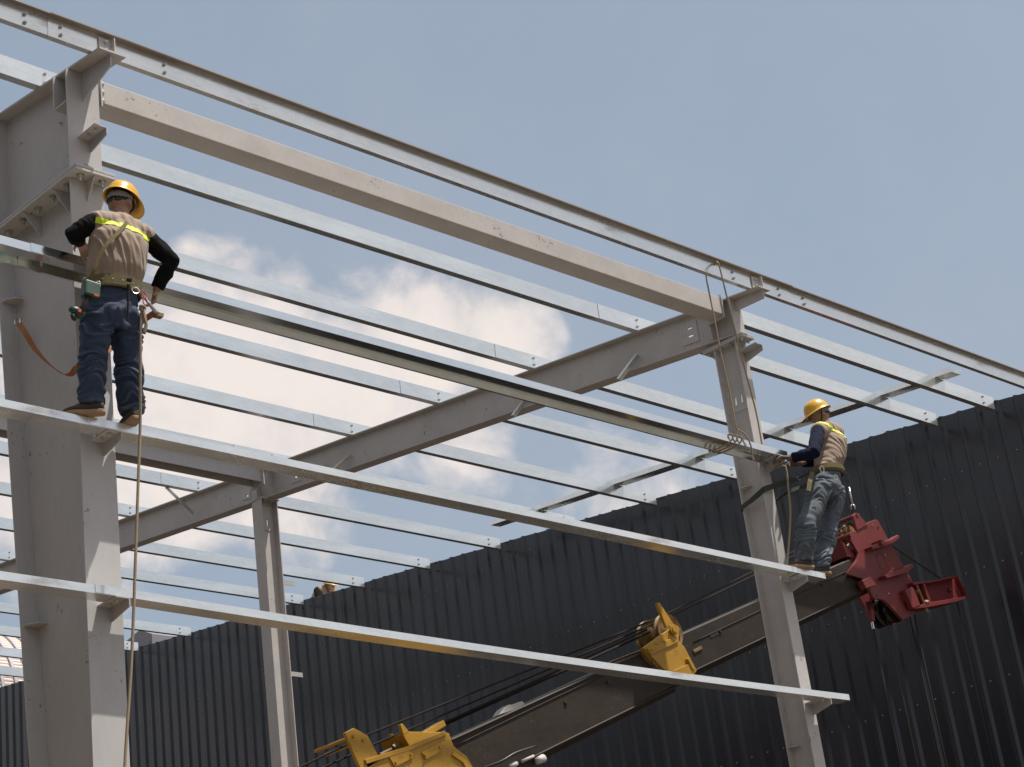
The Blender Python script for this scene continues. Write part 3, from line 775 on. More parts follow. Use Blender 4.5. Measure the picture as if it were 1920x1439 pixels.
def chin_strap(parent, c, r, f, up, h):
    mb = MB()
    for s_ in (-1, 1):
        mb.tube([c + r * (s_ * .092) + up * -.005, c + r * (s_ * .082) - up * .075 + f * .03, c + r * (s_ * .03) - up * .135 + f * .055], .0045, 6)
    mb.build('chin_strap', BLACKC, h)
def band(mb, c, ax, ay, up, h0, h1, t=.006, n=28, a0=0, a1=2 * math.pi):
    """belt-like band round an ellipse"""
    for i in range(n):
        p, q = [a0 + (a1 - a0) * (i + j) / n for j in (0, 1)]
        A, B = c + ax * math.cos(p) + ay * math.sin(p), c + ax * math.cos(q) + ay * math.sin(q)
        oA, oB = [(ax.normalized() * math.cos(x) + ay.normalized() * math.sin(x)) * t for x in (p, q)]
        mb.add([A + up * h0, B + up * h0, B + up * h1, A + up * h1, A + oA + up * h0, B + oB + up * h0, B + oB + up * h1, A + oA + up * h1],
               [(3, 2, 1, 0), (4, 5, 6, 7), (0, 1, 5, 4), (2, 3, 7, 6)])
def ringlink(mb, c, n_, R_, r_, squash=1.0, up=None, n=16):
    n_ = Vector(n_).normalized(); a = (Vector(up) - n_ * Vector(up).dot(n_)).normalized() if up is not None else n_.orthogonal().normalized(); b_ = n_.cross(a)
    mb.tube([Vector(c) + a * (R_ * math.cos(t)) + b_ * (R_ * squash * math.sin(t)) for t in [2 * math.pi * i / n for i in range(n + 1)]], r_, 6)
def ribbon(mb, pts, w_, t, normals):
    """flat strap through pts, lying across normals"""
    pts = [Vector(p) for p in pts]
    for i in range(len(pts) - 1):
        d = (pts[i + 1] - pts[i]).normalized()
        Q = []
        for j in (i, i + 1):
            nn = Vector(normals[j]); nn = (nn - d * nn.dot(d)).normalized(); sd = d.cross(nn)
            Q.append((pts[j] - sd * w_ / 2, pts[j] + sd * w_ / 2, nn * t))
        (a, b_, n1), (c, d_, n2) = Q
        mb.add([a, b_, d_, c, a + n1, b_ + n1, d_ + n2, c + n2], [(0, 1, 2, 3), (7, 6, 5, 4), (0, 4, 5, 1), (2, 6, 7, 3), (1, 5, 6, 2), (0, 3, 7, 4)])
def smooth_path(pts, n=6):
    pts = [Vector(p) for p in pts]; out = []
    for i in range(len(pts) - 1):
        p0, p1, p2, p3 = pts[max(i - 1, 0)], pts[i], pts[i + 1], pts[min(i + 2, len(pts) - 1)]
        for k in range(n):
            t = k / n
            out.append(.5 * ((2 * p1) + (p2 - p0) * t + (2 * p0 - 5 * p1 + 4 * p2 - p3) * t * t + (3 * p1 - p0 - 3 * p2 + p3) * t ** 3))
    return out + [pts[-1]]
def shoe(parent, ankle, toe, zsole, nm='shoe'):
    a = Vector((ankle.x, ankle.y, zsole)); d = (Vector((toe.x, toe.y, zsole)) - a); d.normalize(); sd = Vector((-d.y, d.x, 0)); up = Vector((0, 0, 1))
    mb = MB()
    prof = [(-.075, .030, .06), (-.06, .036, .075), (-.02, .038, .09), (.03, .041, .078), (.08, .047, .058), (.13, .046, .045), (.165, .034, .034), (.178, .016, .026)]
    loft(mb, [(a + d * x + up * (h / 2 + .016), sd * w_, up * (h / 2)) for x, w_, h in prof], 14)
    o = organic(mb, nm, SHOE, parent, .008, 2)
    mb = MB()
    out = [(-.080, .020), (-.068, .036), (-.02, .040), (.03, .042), (.08, .050), (.13, .049), (.170, .034), (.186, .012)]
    poly = [a + d * x + sd * w_ for x, w_ in out] + [a + d * x - sd * w_ for x, w_ in out[::-1]]
    mb.prism(poly, (0, 0, .026))
    mb.build('sole', SOLE, o, bevel=.006)

def worker(label, J, f, seed, sleeve_m, trouser_m, head_f, head_up, visible_low=True, vest_amp=.009, gloves=False, hands=None, vest_low=.05, waist=(.165, .120), chest=(.19, .130)):
    Z = Vector((0, 0, 1)); f = Vector(f).normalized()
    base = Vector((J['pelvis'].x, J['pelvis'].y, J['floor']))
    spine = (J['neck'] - J['pelvis']).normalized()
    r = (J['shR'] - J['shL']).normalized(); fr = spine.cross(r).normalized() * -1
    if fr.dot(f) < 0: fr = -fr
    rp = (J['hipR'] - J['hipL']); rp.z = 0; rp.normalize(); fp = Vector((-rp.y, rp.x, 0))
    if fp.dot(f) < 0: fp = -fp
    head_up = Vector(head_up).normalized(); hf = (Vector(head_f) - head_up * Vector(head_f).dot(head_up)).normalized(); hr = hf.cross(head_up)
    hc = J['head']
    # ---- the body, one continuous skin
    mb = MB()
    k = .86
    loft(mb, [(J['pelvis'] - Z * .08, rp * .15 * k, fp * .105 * k), (J['pelvis'], rp * .165 * k, fp * .115 * k), (J['waist'], rp * .14 * k, fp * .10 * k), (J['chest'], r * .165 * k, fr * .115 * k),
              (J['chest'] + spine * .13, r * .17 * k, fr * .10 * k), (J['neck'] - spine * .03, r * .09, fr * .07), (J['neck'] + spine * .02, r * .055, fr * .055)], 20)
    mb.tube([J['neck'] - spine * .04, (J['neck'] + hc) / 2, hc - head_up * .04], [.060, .053, .055], 14)
    ball(mb, hc + head_up * .02, .074, .094, .105, (hr, hf, head_up))
    ball(mb, hc - head_up * .055 + hf * .03, .055, .062, .055, (hr, hf, head_up), 10)
    mb.tube([hc + head_up * .02 + hf * .085, hc - head_up * .012 + hf * .108, hc - head_up * .018 + hf * .088], [.010, .014, .011], 8)
    mb.tube([hc - head_up * .058 + hf * .083 - hr * .02, hc - head_up * .058 + hf * .090, hc - head_up * .058 + hf * .083 + hr * .02], .008, 6)
    for s_ in (-1, 1):
        ball(mb, hc + hr * (s_ * .077) - hf * .005, .010, .022, .032, (hr, hf, head_up), 8)
        ball(mb, hc + hr * (s_ * .03) + hf * .083 + head_up * .022, .014, .010, .009, (hr, hf, head_up), 6)
    for s_ in 'LR':
        mb.tube([J['sh' + s_], J['el' + s_], J['wr' + s_]], [.050, .040, .027], 12)
        mb.tube([J['hip' + s_] + Z * .02, (J['hip' + s_] + J['kn' + s_]) / 2, J['kn' + s_], (J['kn' + s_] * .6 + J['an' + s_] * .4), J['an' + s_], J['an' + s_] - Z * .03], [.078, .068, .052, .052, .036, .036], 14)
        mb.tube([J['an' + s_] - Z * .02, J['an' + s_] - Z * .045 + (J['toe' + s_] - J['an' + s_]) * .6], [.034, .028], 10)
        hd, hp, cu, th = hands[s_]
        hand_shapes(mb, J['wr' + s_], hd, hp, 1, cu, 1.0, th)
    o = organic(mb, 'person', SKIN, None, .0085, 2, keep=base)
    tag(o, label, 'person')
    # ---- clothes
    mb = MB()
    for s_ in 'LR':
        h_, kn, an = J['hip' + s_], J['kn' + s_], J['an' + s_]
        mid = (h_ + kn) / 2; cf = (kn * .62 + an * .38)
        mb.tube([h_ + Z * .03, mid, kn + Z * .03, cf, an + Z * .03, an - Z * .025], [.100, .092, .079, .079, .071, .075], 18)
    loft(mb, [(J['pelvis'] - Z * .13, rp * .135, fp * .085), (J['pelvis'] - Z * .05, rp * .170, fp * .125), (J['pelvis'] + Z * .03, rp * .170, fp * .122), (J['waist'] - Z * .02, rp * waist[0] * .95, fp * waist[1] * .95)], 24)
    knees = [J['knL'].z - .02, J['anL'].z + .06, J['pelvis'].z - .12]
    organic(mb, 'trousers', trouser_m, o, .008, 4, fold_trouser(.0175, seed, knees))
    mb = MB()
    up1 = spine
    loft(mb, [(J['waist'] - up1 * vest_low, rp * waist[0] * .98, fp * waist[1] * .98), (J['waist'] + up1 * .03, rp * waist[0], fp * waist[1]), (J['waist'] * .55 + J['chest'] * .45, r * (waist[0] + chest[0]) * .51, fr * chest[1] * 1.04),
              (J['chest'], r * chest[0], fr * chest[1]), (J['chest'] + up1 * .09, r * chest[0], fr * chest[1] * .95), (J['neck'] - up1 * .075, r * chest[0] * .90, fr * .095), (J['neck'] - up1 * .03, r * .12, fr * .080), (J['neck'] + up1 * .018, r * .066, fr * .066)], 26)
    mb.tube([J['shL'] - r * .022, J['shL'] - r * .012, J['shL'] * .5 + J['shR'] * .5 + up1 * .030, J['shR'] + r * .012, J['shR'] + r * .022], [.060, .070, .080, .070, .060], 16)
    ve = organic(mb, 'vest', VEST, o, .008, 4, fold_vest(vest_amp, seed + 3, (r, fr, up1)))
    # reflective band: a strip of the vest's own surface lifted off the cloth
    bm = bmesh.new(); bm.from_mesh(ve.data)
    org = Vector(ve['org']); hi = J['neck'] - up1 * .078; lo = hi - up1 * .040
    bmesh.ops.bisect_plane(bm, geom=bm.verts[:] + bm.edges[:] + bm.faces[:], plane_co=hi - org, plane_no=up1, clear_outer=True)
    bmesh.ops.bisect_plane(bm, geom=bm.verts[:] + bm.edges[:] + bm.faces[:], plane_co=lo - org, plane_no=up1, clear_inner=True)
    bm.normal_update()
    for v in bm.verts: v.co += v.normal * .0035
    me = bpy.data.meshes.new('reflective_band'); bm.to_mesh(me); bm.free(); me.materials.clear(); me.materials.append(HIVIS)
    for p in me.polygons: p.use_smooth = True
    rbo = bpy.data.objects.new('reflective_band', me); COL.objects.link(rbo); rbo.parent = ve; rbo['org'] = tuple(org)
    for s_ in 'LR':
        mb = MB()
        sh, el, wr = J['sh' + s_], J['el' + s_], J['wr' + s_]
        cuff = el + (wr - el) * J.get('cuff' + s_, .90)
        mb.tube([sh + (sh - el).normalized() * .005, sh * .5 + el * .5, el, el * .5 + cuff * .5, cuff], [.059, .061, .056, .051, .043], 16)
        organic(mb, 'sleeve', sleeve_m, o, .009, 3, fold_sleeve(.006, seed + ord(s_)))
        if gloves:
            hd, hp, cu, th = hands[s_]
            mb = MB(); hand_shapes(mb, J['wr' + s_], hd, hp, 1, cu, 1.16, th)
            d = Vector(hd).normalized(); mb.tube([J['wr' + s_] - d * .045, J['wr' + s_] + d * .01], [.034, .034], 12)
            organic(mb, 'glove', GLOVE, o, .0068, 1)
        shoe(o, J['an' + s_], J['toe' + s_], J['floor'])
    mb = MB()
    ball(mb, hc + head_up * .035 - hf * .012, 0.080, .093, .085, (hr, hf, head_up))
    ball(mb, hc - head_up * .012 - hf * .052, .054, .036, .034, (hr, hf, head_up), 10)
    organic(mb, 'hair', HAIR, o, .009, 2, lambda p: .002 * noise.noise(p * 60))
    h, hr_, hf_, hu = helmet(o, hc + head_up * .052 + hf * .004, head_up, hf)
    chin_strap(o, hc + head_up * .05, hr_, hf_, hu, h)
    return o, ve, dict(r=r, fr=fr, rp=rp, fp=fp, up=up1)

FLOOR1 = GZ[1]
def PX(u, v, y): return aty(u, v, y)
# left worker, seen from behind
J = dict(floor=FLOOR1 + .002, pelvis=PX(211, 583, 9.31), waist=PX(213, 535, 9.30), chest=PX(221, 475, 9.27), neck=PX(229, 416, 9.27), head=PX(226, 384, 9.31),
         shL=PX(178, 416, 9.28), shR=PX(274, 446, 9.28), elL=PX(137, 440, 9.33), wrL=PX(150, 452, 9.50), elR=PX(322, 490, 9.20), wrR=PX(292, 546, 9.30),
         hipL=PX(186, 597, 9.32), hipR=PX(236, 601, 9.32), knL=PX(173, 682, 9.38), knR=PX(240, 690, 9.38), anL=PX(172, 756, 9.43), anR=PX(247, 768, 9.43))
J['anL'].z = FLOOR1 + .10; J['anR'].z = FLOOR1 + .10
J['toeL'] = J['anL'] + Vector((-.13, .10, 0)); J['toeR'] = J['anR'] + Vector((.03, .16, 0))
p1, vest1, fr1 = worker('worker in khaki vest and dark blue jeans, seen from behind, beside large left column', J, (0.1, 1, 0), 11.0, BLACKC, JEANSD,
    (0.80, 0.35, -0.42), (0.28, 0.02, 1.0), hands={'L': ((.6, .5, -.1), (0, 0, -1), .9, 1), 'R': ((-.18, .15, -1), (-1, .3, 0), 1.0, -1)}, waist=(.178, .128), chest=(.200, .140))
J1 = J
# right worker, in profile from behind, facing the column
J = dict(floor=FLOOR1 + .002, pelvis=PX(1549, 908, 9.40), waist=PX(1553, 880, 9.39), chest=PX(1559, 842, 9.38), neck=PX(1551, 800, 9.40), head=PX(1538, 781, 9.43),
         shL=PX(1534, 809, 9.33), shR=PX(1568, 812, 9.47), elL=PX(1526, 850, 9.22), wrL=PX(1481, 859, 9.40), elR=PX(1545, 862, 9.60), wrR=PX(1492, 869, 9.50),
         hipL=PX(1539, 918, 9.36), hipR=PX(1564, 920, 9.45), knL=PX(1514, 986, 9.38), knR=PX(1554, 994, 9.50), anL=PX(1509, 1054, 9.45), anR=PX(1540, 1064, 9.50), cuffR=.72)
J['anL'].z = FLOOR1 + .10; J['anR'].z = FLOOR1 + .10
J['toeL'] = J['anL'] + Vector((-.15, .05, 0)); J['toeR'] = J['anR'] + Vector((-.15, .07, 0))
p2, vest2, fr2 = worker('worker in khaki vest and faded jeans with grey gloves, facing the slender right column', J, (-0.5, 0.87, 0), 31.0, NAVYC, JEANSL,
    (-0.72, 0.50, -0.50), (-0.33, 0.20, 1.0), gloves=True, hands={'L': ((-.8, .5, .1), (0, .3, -1), .9, -1), 'R': ((-.85, .2, -.12), (.1, -.3, -1), 1.2, 1)}, waist=(.158, .118), chest=(.176, .135))
J2 = J
# third worker, mostly hidden behind the wall top
q = atx(604, 1108, 19.9); q.z = wall_top(q.y) - .12
B = Vector((q.x, q.y, q.z + .0))
def rel(a, b_, c): return B + Vector((a, b_, c))
J = dict(floor=q.z, pelvis=rel(0.0, .16, .38), waist=rel(.0, .10, .46), chest=rel(.0, -.02, .57), neck=rel(0, -.12, .64), head=rel(0, -.20, .66),
         shL=rel(-.17, -.08, .61), shR=rel(.17, -.08, .61), elL=rel(-.26, -.22, .40), wrL=rel(-.18, -.40, .25), elR=rel(.26, -.22, .40), wrR=rel(.18, -.40, .25),
         hipL=rel(-.09, .16, .35), hipR=rel(.09, .16, .35), knL=rel(-.14, -.20, .42), knR=rel(.14, -.20, .42), anL=rel(-.12, .02, .10), anR=rel(.12, .02, .10))
J['toeL'] = J['anL'] + Vector((0, -.16, 0)); J['toeR'] = J['anR'] + Vector((0, -.16, 0))
p3, vest3, fr3 = worker('worker crouching on the far roof, only helmet and vest showing over the dark wall', J, (0, -1, 0), 51.0, BLACKC, JEANSD,
    (0, -.8, -.5), (0, -.35, 1.0), hands={'L': ((0, -.5, -1), (0, 0, -1), .6, 1), 'R': ((0, -.5, -1), (0, 0, -1), .6, -1)})

# ---- gear of the left worker
def gear(name, mb, m, label, cat, **k):
    return tag(mb.build(name, m, **k), label, cat)
Z = Vector((0, 0, 1))
w1 = J1['waist'] - fr1['up'] * .035
mb = MB(); band(mb, w1, fr1['rp'] * .186, fr1['fp'] * .136, fr1['up'], -.046, .040, .008)
b1 = mb.build('tool_belt', BELT); tag(b1, 'wide olive tool belt round the waist of the worker in dark jeans', 'belt')
mb = MB(); band(mb, w1 - Z * .022, fr1['rp'] * .190, fr1['fp'] * .140, fr1['up'], -.014, .010, .006); mb.build('strap', BELT, b1)
mb = MB()
for a in (3.9, 4.25, 4.6, 5.0, 5.35):
    c = w1 + fr1['rp'] * (.193 * math.cos(a)) + fr1['fp'] * (.143 * math.sin(a)); mb.lathe([(.006, 0), (.005, .004)], c, (c - w1), 8)
mb.build('rivet', CHROME, b1)['kind'] = 'stuff'
mb = MB(); ringlink(mb, PX(254, 545, 9.13), (-.3, -1, .2), .024, .004, 1.0, Z); mb.build('d_ring', CHROME, b1)
# shoulder strap across the back
pts = smooth_path([PX(238, 417, 9.17), PX(222, 436, 9.125), PX(200, 458, 9.115), PX(184, 484, 9.13), PX(174, 512, 9.15), PX(165, 530, 9.19)], 4)
mb = MB(); ribbon(mb, pts, .024, .005, [(0, -1, .15)] * len(pts)); o = mb.build('shoulder_strap', BELT, b1)
# green pouch box and drill
def rbox(mb, c, ax, ay, az):
    c = Vector(c); v = [c + ax * i + ay * j + az * k for i in (-1, 1) for j in (-1, 1) for k in (-1, 1)]
    mb.add(v, [(0, 1, 3, 2), (4, 6, 7, 5), (0, 4, 5, 1), (2, 3, 7, 6), (0, 2, 6, 4), (1, 5, 7, 3)])
c = PX(170, 546, 9.13); ax = Vector((.96, -.1, -.12)).normalized(); az = Vector((.12, .05, 1)).normalized(); ay = az.cross(ax)
dr = thing('cordless_drill', 'green cordless drill hanging at the left hip of the worker in dark jeans', 'drill', tuple(c - az * .2))
mb = MB(); rbox(mb, c, ax * .052, ay * .038, az * .055); mb.build('battery', GREENP, dr, bevel=.012)
mb = MB(); rbox(mb, c - az * .045 + ax * .02 - ay * .036, ax * .016, ay * .005, az * .008); mb.build('switch', REDP, dr)
mb = MB(); mb.tube([c - az * .05 - ax * .02, PX(158, 575, 9.14), PX(150, 588, 9.15)], [.026, .022, .024], 10); mb.build('grip', DARKM, dr, smooth=True)
mb = MB(); mb.tube([PX(131, 578, 9.16), PX(140, 583, 9.16), PX(152, 590, 9.16), PX(156, 593, 9.16)], [.018, .030, .034, .028], 12); mb.build('motor_body', GREENP, dr, smooth=True)
mb = MB(); mb.tube([PX(136, 590, 9.16), PX(139, 598, 9.16), PX(142, 601, 9.16)], [.017, .017, .009], 10); mb.build('chuck', DARKM, dr, smooth=True)
mb = MB(); rbox(mb, PX(149, 583, 9.13), ax * .010, ay * .006, az * .012); mb.build('switch', REDP, dr)
mb = MB(); ringlink(mb, PX(183, 536, 9.10), (-.4, -1, .1), .034, .0042, .42, Vector((.3, 0, 1))); o = mb.build('carabiner', CHROME); tag(o, 'steel carabiner above the green drill on the tool belt', 'carabiner')
mb = MB(); mb.tube([PX(241, 534, 9.11), PX(241, 545, 9.12), PX(240, 575, 9.14), PX(239, 603, 9.16)], [.014, .009, .008, .004], 8); mb.tube([PX(238, 524, 9.12), PX(247, 525, 9.10)], .016, 10)
o = mb.build('spud_wrench', DARKM); tag(o, 'dark spud wrench pushed down behind the tool belt', 'wrench')
mb = MB(); ringlink(mb, PX(268, 553, 9.22), (0, -1, .1), .026, .004, .8, Z); ringlink(mb, PX(272, 566, 9.22), (.2, -1, 0), .024, .0035, .8, Z)
o = mb.build('snap_ring', REDP); tag(o, 'thin red and steel snap rings at the right hip of the left worker', 'ring')
# hook held in the hand, end of the orange strap
mb = MB(); mb.tube([PX(270, 556, 9.27), PX(278, 568, 9.26), PX(290, 583, 9.27), PX(297, 590, 9.27)], [.008, .010, .013, .016], 10)
o = mb.build('lanyard_hook', CHROME); tag(o, 'steel lanyard hook held in the right hand of the left worker', 'hook')
mb = MB(); rbox(mb, PX(297, 592, 9.27), Vector((.022, -.01, -.006)), Vector((0, .02, 0)), Vector((.004, 0, .016))); mb.build('swivel', RUSTY, o, bevel=.004)
# orange lanyard from column plate round the legs to the hook
way = [atx(35, 606, 6.375), atx(48, 626, 6.36), PX(62, 650, 10.24), PX(76, 668, 10.12), PX(92, 684, 10.0), PX(108, 696, 9.9), PX(122, 704, 9.8), PX(134, 702, 9.7), PX(144, 690, 9.62), PX(170, 676, 9.60), PX(208, 654, 9.58), PX(236, 630, 9.56), PX(262, 606, 9.5), PX(282, 592, 9.38), PX(292, 586, 9.30)]
pts = smooth_path(way, 4)
nrm = []
for i in range(len(pts)):
    t = i / (len(pts) - 1); a = .5 + 5.2 * max(0, t - .1) + .6 * math.sin(9 * t)
    nrm.append(Vector((-.75 * math.cos(a), -.65 * math.cos(a), math.sin(a) * .8 + .2)))
mb = MB(); ribbon(mb, pts, .040, .0035, nrm); o = mb.build('orange_lanyard', ORANGEW); tag(o, 'slack orange safety strap hooked to the large left column', 'strap')
mb = MB(); c = atx(33, 604, 6.37); ringlink(mb, c, (-.6, -.7, .2), .030, .006, .55, Vector((.3, .2, 1))); mb.tube([c + Vector((-.02, 0, .02)), c + Vector((.03, .0, .03))], .010, 8); mb.build('clip', CHROME, o)
# life line hanging from the belt
way = [PX(266, 580, 9.20), PX(264, 620, 9.20), PX(263, 700, 9.22), PX(263, 790, 9.26), PX(260, 880, 9.27), PX(254, 1050, 9.27), PX(247, 1230, 9.28), PX(234, 1439, 9.28), PX(230, 1600, 9.28)]
way.append(Vector((way[-1].x, way[-1].y, .03)))
mb = MB(); mb.tube(smooth_path(way, 5), .0095, 8); o = mb.build('life_line', ROPE, smooth=True); tag(o, 'tan rope hanging from the hip of the left worker down the column', 'rope')
mb = MB(); mb.tube(smooth_path([PX(262, 576, 9.19), PX(267, 574, 9.175), PX(271, 578, 9.19), PX(267, 582, 9.19), PX(262, 579, 9.185)], 3), .012, 8); mb.build('knot', ROPE, o, smooth=True)
mb = MB(); mb.tube(smooth_path([PX(269, 580, 9.19), PX(272, 600, 9.18), PX(274, 610, 9.18), PX(270, 626, 9.19)], 4), .011, 8); mb.build('rope_tail', ROPE, o, smooth=True)

# ---- gear of the right worker
w2 = J2['waist'] - fr2['up'] * .03
mb = MB(); band(mb, w2, fr2['rp'] * .168, fr2['fp'] * .128, fr2['up'], -.042, .036, .008)
b2 = mb.build('safety_belt', BELT); tag(b2, 'wide olive safety belt round the waist of the worker in faded jeans', 'belt')
mb = MB(); band(mb, w2, fr2['rp'] * .177, fr2['fp'] * .137, fr2['up'], -.020, .016, .006); mb.build('webbing', BELT, b2)
mb = MB(); ringlink(mb, PX(1541, 880, 9.20), (-.6, -.75, 0), .032, .0045, .55, Z); mb.build('d_ring', CHROME, b2)
mb = MB(); ringlink(mb, PX(1567, 896, 9.20), (-.5, -.8, 0), .024, .004, .8, Z); mb.build('tool_ring', CHROME, b2)
mb = MB(); ribbon(mb, [PX(1523, 886, 9.26), PX(1518, 905, 9.25), PX(1516, 921, 9.25)], .040, .005, [(-.6, -.7, 0)] * 3); mb.build('belt_tail', BELT, b2)
mb = MB(); ringlink(mb, PX(1587, 895, 9.36), (-.7, -.7, 0), .040, .0045, .45, Z); mb.tube([PX(1590, 888, 9.36), PX(1592, 905, 9.36), PX(1593, 914, 9.36)], .006, 6)
o = mb.build('tool_holder', DARKM); tag(o, 'dark steel tool clip hanging behind the right worker', 'clip')
mb = MB(); a = PX(1592, 914, 9.36); c = PX(1598, 946, 9.36); e = PX(1601, 954, 9.36)
mb.tube([a, c], [.008, .010], 8)
sd = (c - a).normalized(); rr = RIGHT
mb.tube([c, c + sd * .018 - rr * .018, c + sd * .05 - rr * .018], [.010, .010, .006], 6); mb.tube([c, c + sd * .018 + rr * .016, c + sd * .048 + rr * .016], [.010, .010, .006], 6)
o = mb.build('open_end_wrench', CHROME, smooth=True); tag(o, 'open ended wrench dangling behind the right worker', 'wrench')
# green lanyard round the column
zz = [PX(1500, 892, 9.36).z]
A = [PX(1522, 886, 9.28), PX(1507, 892, 9.34), PX(1498, 897, 9.40)]
mb = MB(); mb.tube(A, .008, 8); ringlink(mb, PX(1497, 898, 9.41), (-.5, -.7, .3), .022, .004, .6, Z)
lan = mb.build('lanyard_chain', DARKM); 
tag(lan, 'dark green work lanyard looped round the slender right column', 'strap')
zc = PX(1443, 915, 9.60).z
way = [PX(1494, 898, 9.42), PX(1460, 908, 9.56), Vector((13.378, 9.630, zc - .01)), Vector((13.378, 9.78, zc - .055)), Vector((13.374, 9.925, zc - .09)), Vector((13.47, 9.935, zc - .10)), Vector((13.555, 9.925, zc - .10))]
way2 = [Vector((13.555, 9.925, zc - .10)), Vector((13.56, 9.65, zc - .08)), PX(1480, 921, 9.56), PX(1503, 914, 9.46), PX(1520, 908, 9.38)]
def outn(p): 
    q = Vector((p.x - 13.465, p.y - 9.78, 0)); return -q.normalized() if q.length else Vector((1, 0, 0))
mb = MB(); ribbon(mb, way, .050, .005, [outn(p) for p in way]); mb.build('near_strap', GREENW, lan)
mb = MB(); ribbon(mb, way2, .045, .005, [outn(p) for p in way2]); mb.build('far_strap', GREENW, lan)
# hoisting rope from eave member to the new girt
mb = MB(); top = PX(1326, 531, 9.445); kn = PX(1384, 806, 9.44)
mb.tube(smooth_path([top + Vector((0, -.005, .10)), top, PX(1338, 590, 9.44), PX(1352, 665, 9.44), PX(1368, 735, 9.44), PX(1380, 800, 9.44), kn], 3), .0075, 7)
rp_ = mb.build('hoisting_rope', ROPE, smooth=True); tag(rp_, 'tan rope hanging from the eave, tied round the right end of the shiny girt', 'rope')
for k_, xk in enumerate((12.80, 12.86, 12.92)):
    mb = MB(); z = GZ[2]
    mb.tube(smooth_path([Vector((xk, 9.64, z + .012)), Vector((xk, 9.46, z + .012)), Vector((xk + .01, 9.452, z - .03)), Vector((xk - .03, 9.50, z - .075)), Vector((xk - .10, 9.60, z - .108)), Vector((xk - .11, 9.638, z - .10)), Vector((xk - .05, 9.645, z - .05)), Vector((xk, 9.64, z + .012))], 4), .0075, 7)
    mb.build('wrap', ROPE, rp_, smooth=True)
mb = MB(); mb.tube(smooth_path([PX(1384, 806, 9.445), PX(1396, 814, 9.445), PX(1404, 826, 9.44), PX(1410, 845, 9.45), PX(1411, 863, 9.46)], 4), .0075, 7); mb.build('rope_tail', ROPE, rp_, smooth=True)
mb = MB(); mb.tube(smooth_path([PX(1346, 494, 9.30), PX(1349, 500, 9.295), PX(1360, 545, 9.30), PX(1378, 620, 9.36), PX(1400, 705, 9.44), PX(1418, 775, 9.52), PX(1430, 842, 9.60)], 4), .0075, 7)
mb.tube(smooth_path([PX(1346, 494, 9.30), PX(1344, 491, 9.33), PX(1340, 497, 9.37)], 3), .0075, 7)
o = mb.build('hoisting_rope', ROPE, smooth=True); tag(o, 'second tan rope slung over the eave, running down in front of right column', 'rope')
mb = MB(); mb.tube(smooth_path([PX(1444, 879, 9.55), PX(1458, 876, 9.52), PX(1468, 874, 9.49), PX(1474, 880, 9.47), PX(1478, 915, 9.47), PX(1482, 960, 9.47), PX(1480, 1010, 9.48), PX(1477, 1045, 9.50), PX(1476, 1075, 9.52)], 4), .0095, 7)
o = mb.build('tag_line', ROPE, smooth=True); tag(o, 'tan rope held in the gloved hands of the right worker, hanging down', 'rope')

# ---------------------------------------------------------------- crane boom between frame and wall
YC = 10.74
boom = thing('crane_boom', 'telescopic crane boom, dark steel with yellow collars and red head, in front of dark wall', 'crane', (aty(900, 1420, YC).x, YC + .15, 0))
def plate(name, pts, y, th, m, parent=boom, bevel=.004):
    """side plate of the crane: outline in the plane Y = y, th thick away from the viewer"""
    mb = MB(); mb.prism([aty(u, v, y) for u, v in pts], (0, th, 0)); return mb.build(name, m, parent, bevel=bevel)
def boxsec(name, t0, t1, h0, h1, y, wdt, ch, m):
    """box section boom length: t0,t1 top edge ends, h depths measured downwards, chamfered lower corners"""
    d = (t1 - t0).normalized(); nrm = Vector((d.z, 0, -d.x))
    mb = MB(); rings = []
    for t, h in ((t0, h0), (t1, h1)):
        ring = [(0, 0.012), (0, h - ch), (ch, h), (wdt - ch, h), (wdt, h - ch), (wdt, .012), (wdt - .012, 0), (.012, 0)]
        rings.append([Vector((t.x, y + a, t.z)) + nrm * b_ for a, b_ in ring])
    n = len(rings[0])
    mb.add(rings[0] + rings[1], [tuple(range(n)), tuple(range(2 * n - 1, n - 1, -1))] + [(i, i + n, (i + 1) % n + n, (i + 1) % n) for i in range(n)])
    return mb.build(name, m, boom)
def off(p, q, e): return p + (q - p).normalized() * e
tA, tB = aty(1215, 1216, YC), aty(1612, 1040, YC)
dep = .365
boxsec('inner_section', tA, tB, dep * 1.10, dep * 1.08, YC, .28, .055, BOOM)
t0, t1 = aty(845, 1386, YC - .03), aty(1238, 1206, YC - .03)
boxsec('middle_section', t0 + (t0 - t1) * .3, t1, dep * 1.30, dep * 1.22, YC - .03, .34, .06, BOOM)
dd = (t1 - t0).normalized()
boxsec('base_section', t0 - dd * 7.2 - Vector((0, 0, .26)), t0 - dd * .12 - Vector((0, 0, .16)), dep * 1.75, dep * 1.25, YC - .06, .40, .06, YEL)
# lip rails along the lower and upper edges
nn = Vector((dd.z, 0, -dd.x))
for e0_, e1_, hh, yy, rr in ((t0, t1, dep * 1.25 - .055, YC - .036, .010), (t0, t1, .012, YC - .036, .010), (tA, tB, dep * 1.09 - .05, YC - .006, .008)):
    mb = MB(); mb.tube([e0_ + nn * hh + Vector((0, yy - e0_.y, 0)), e1_ + nn * hh + Vector((0, yy - e1_.y, 0))], rr, 6); mb.build('edge_rail', BOOM, boom)
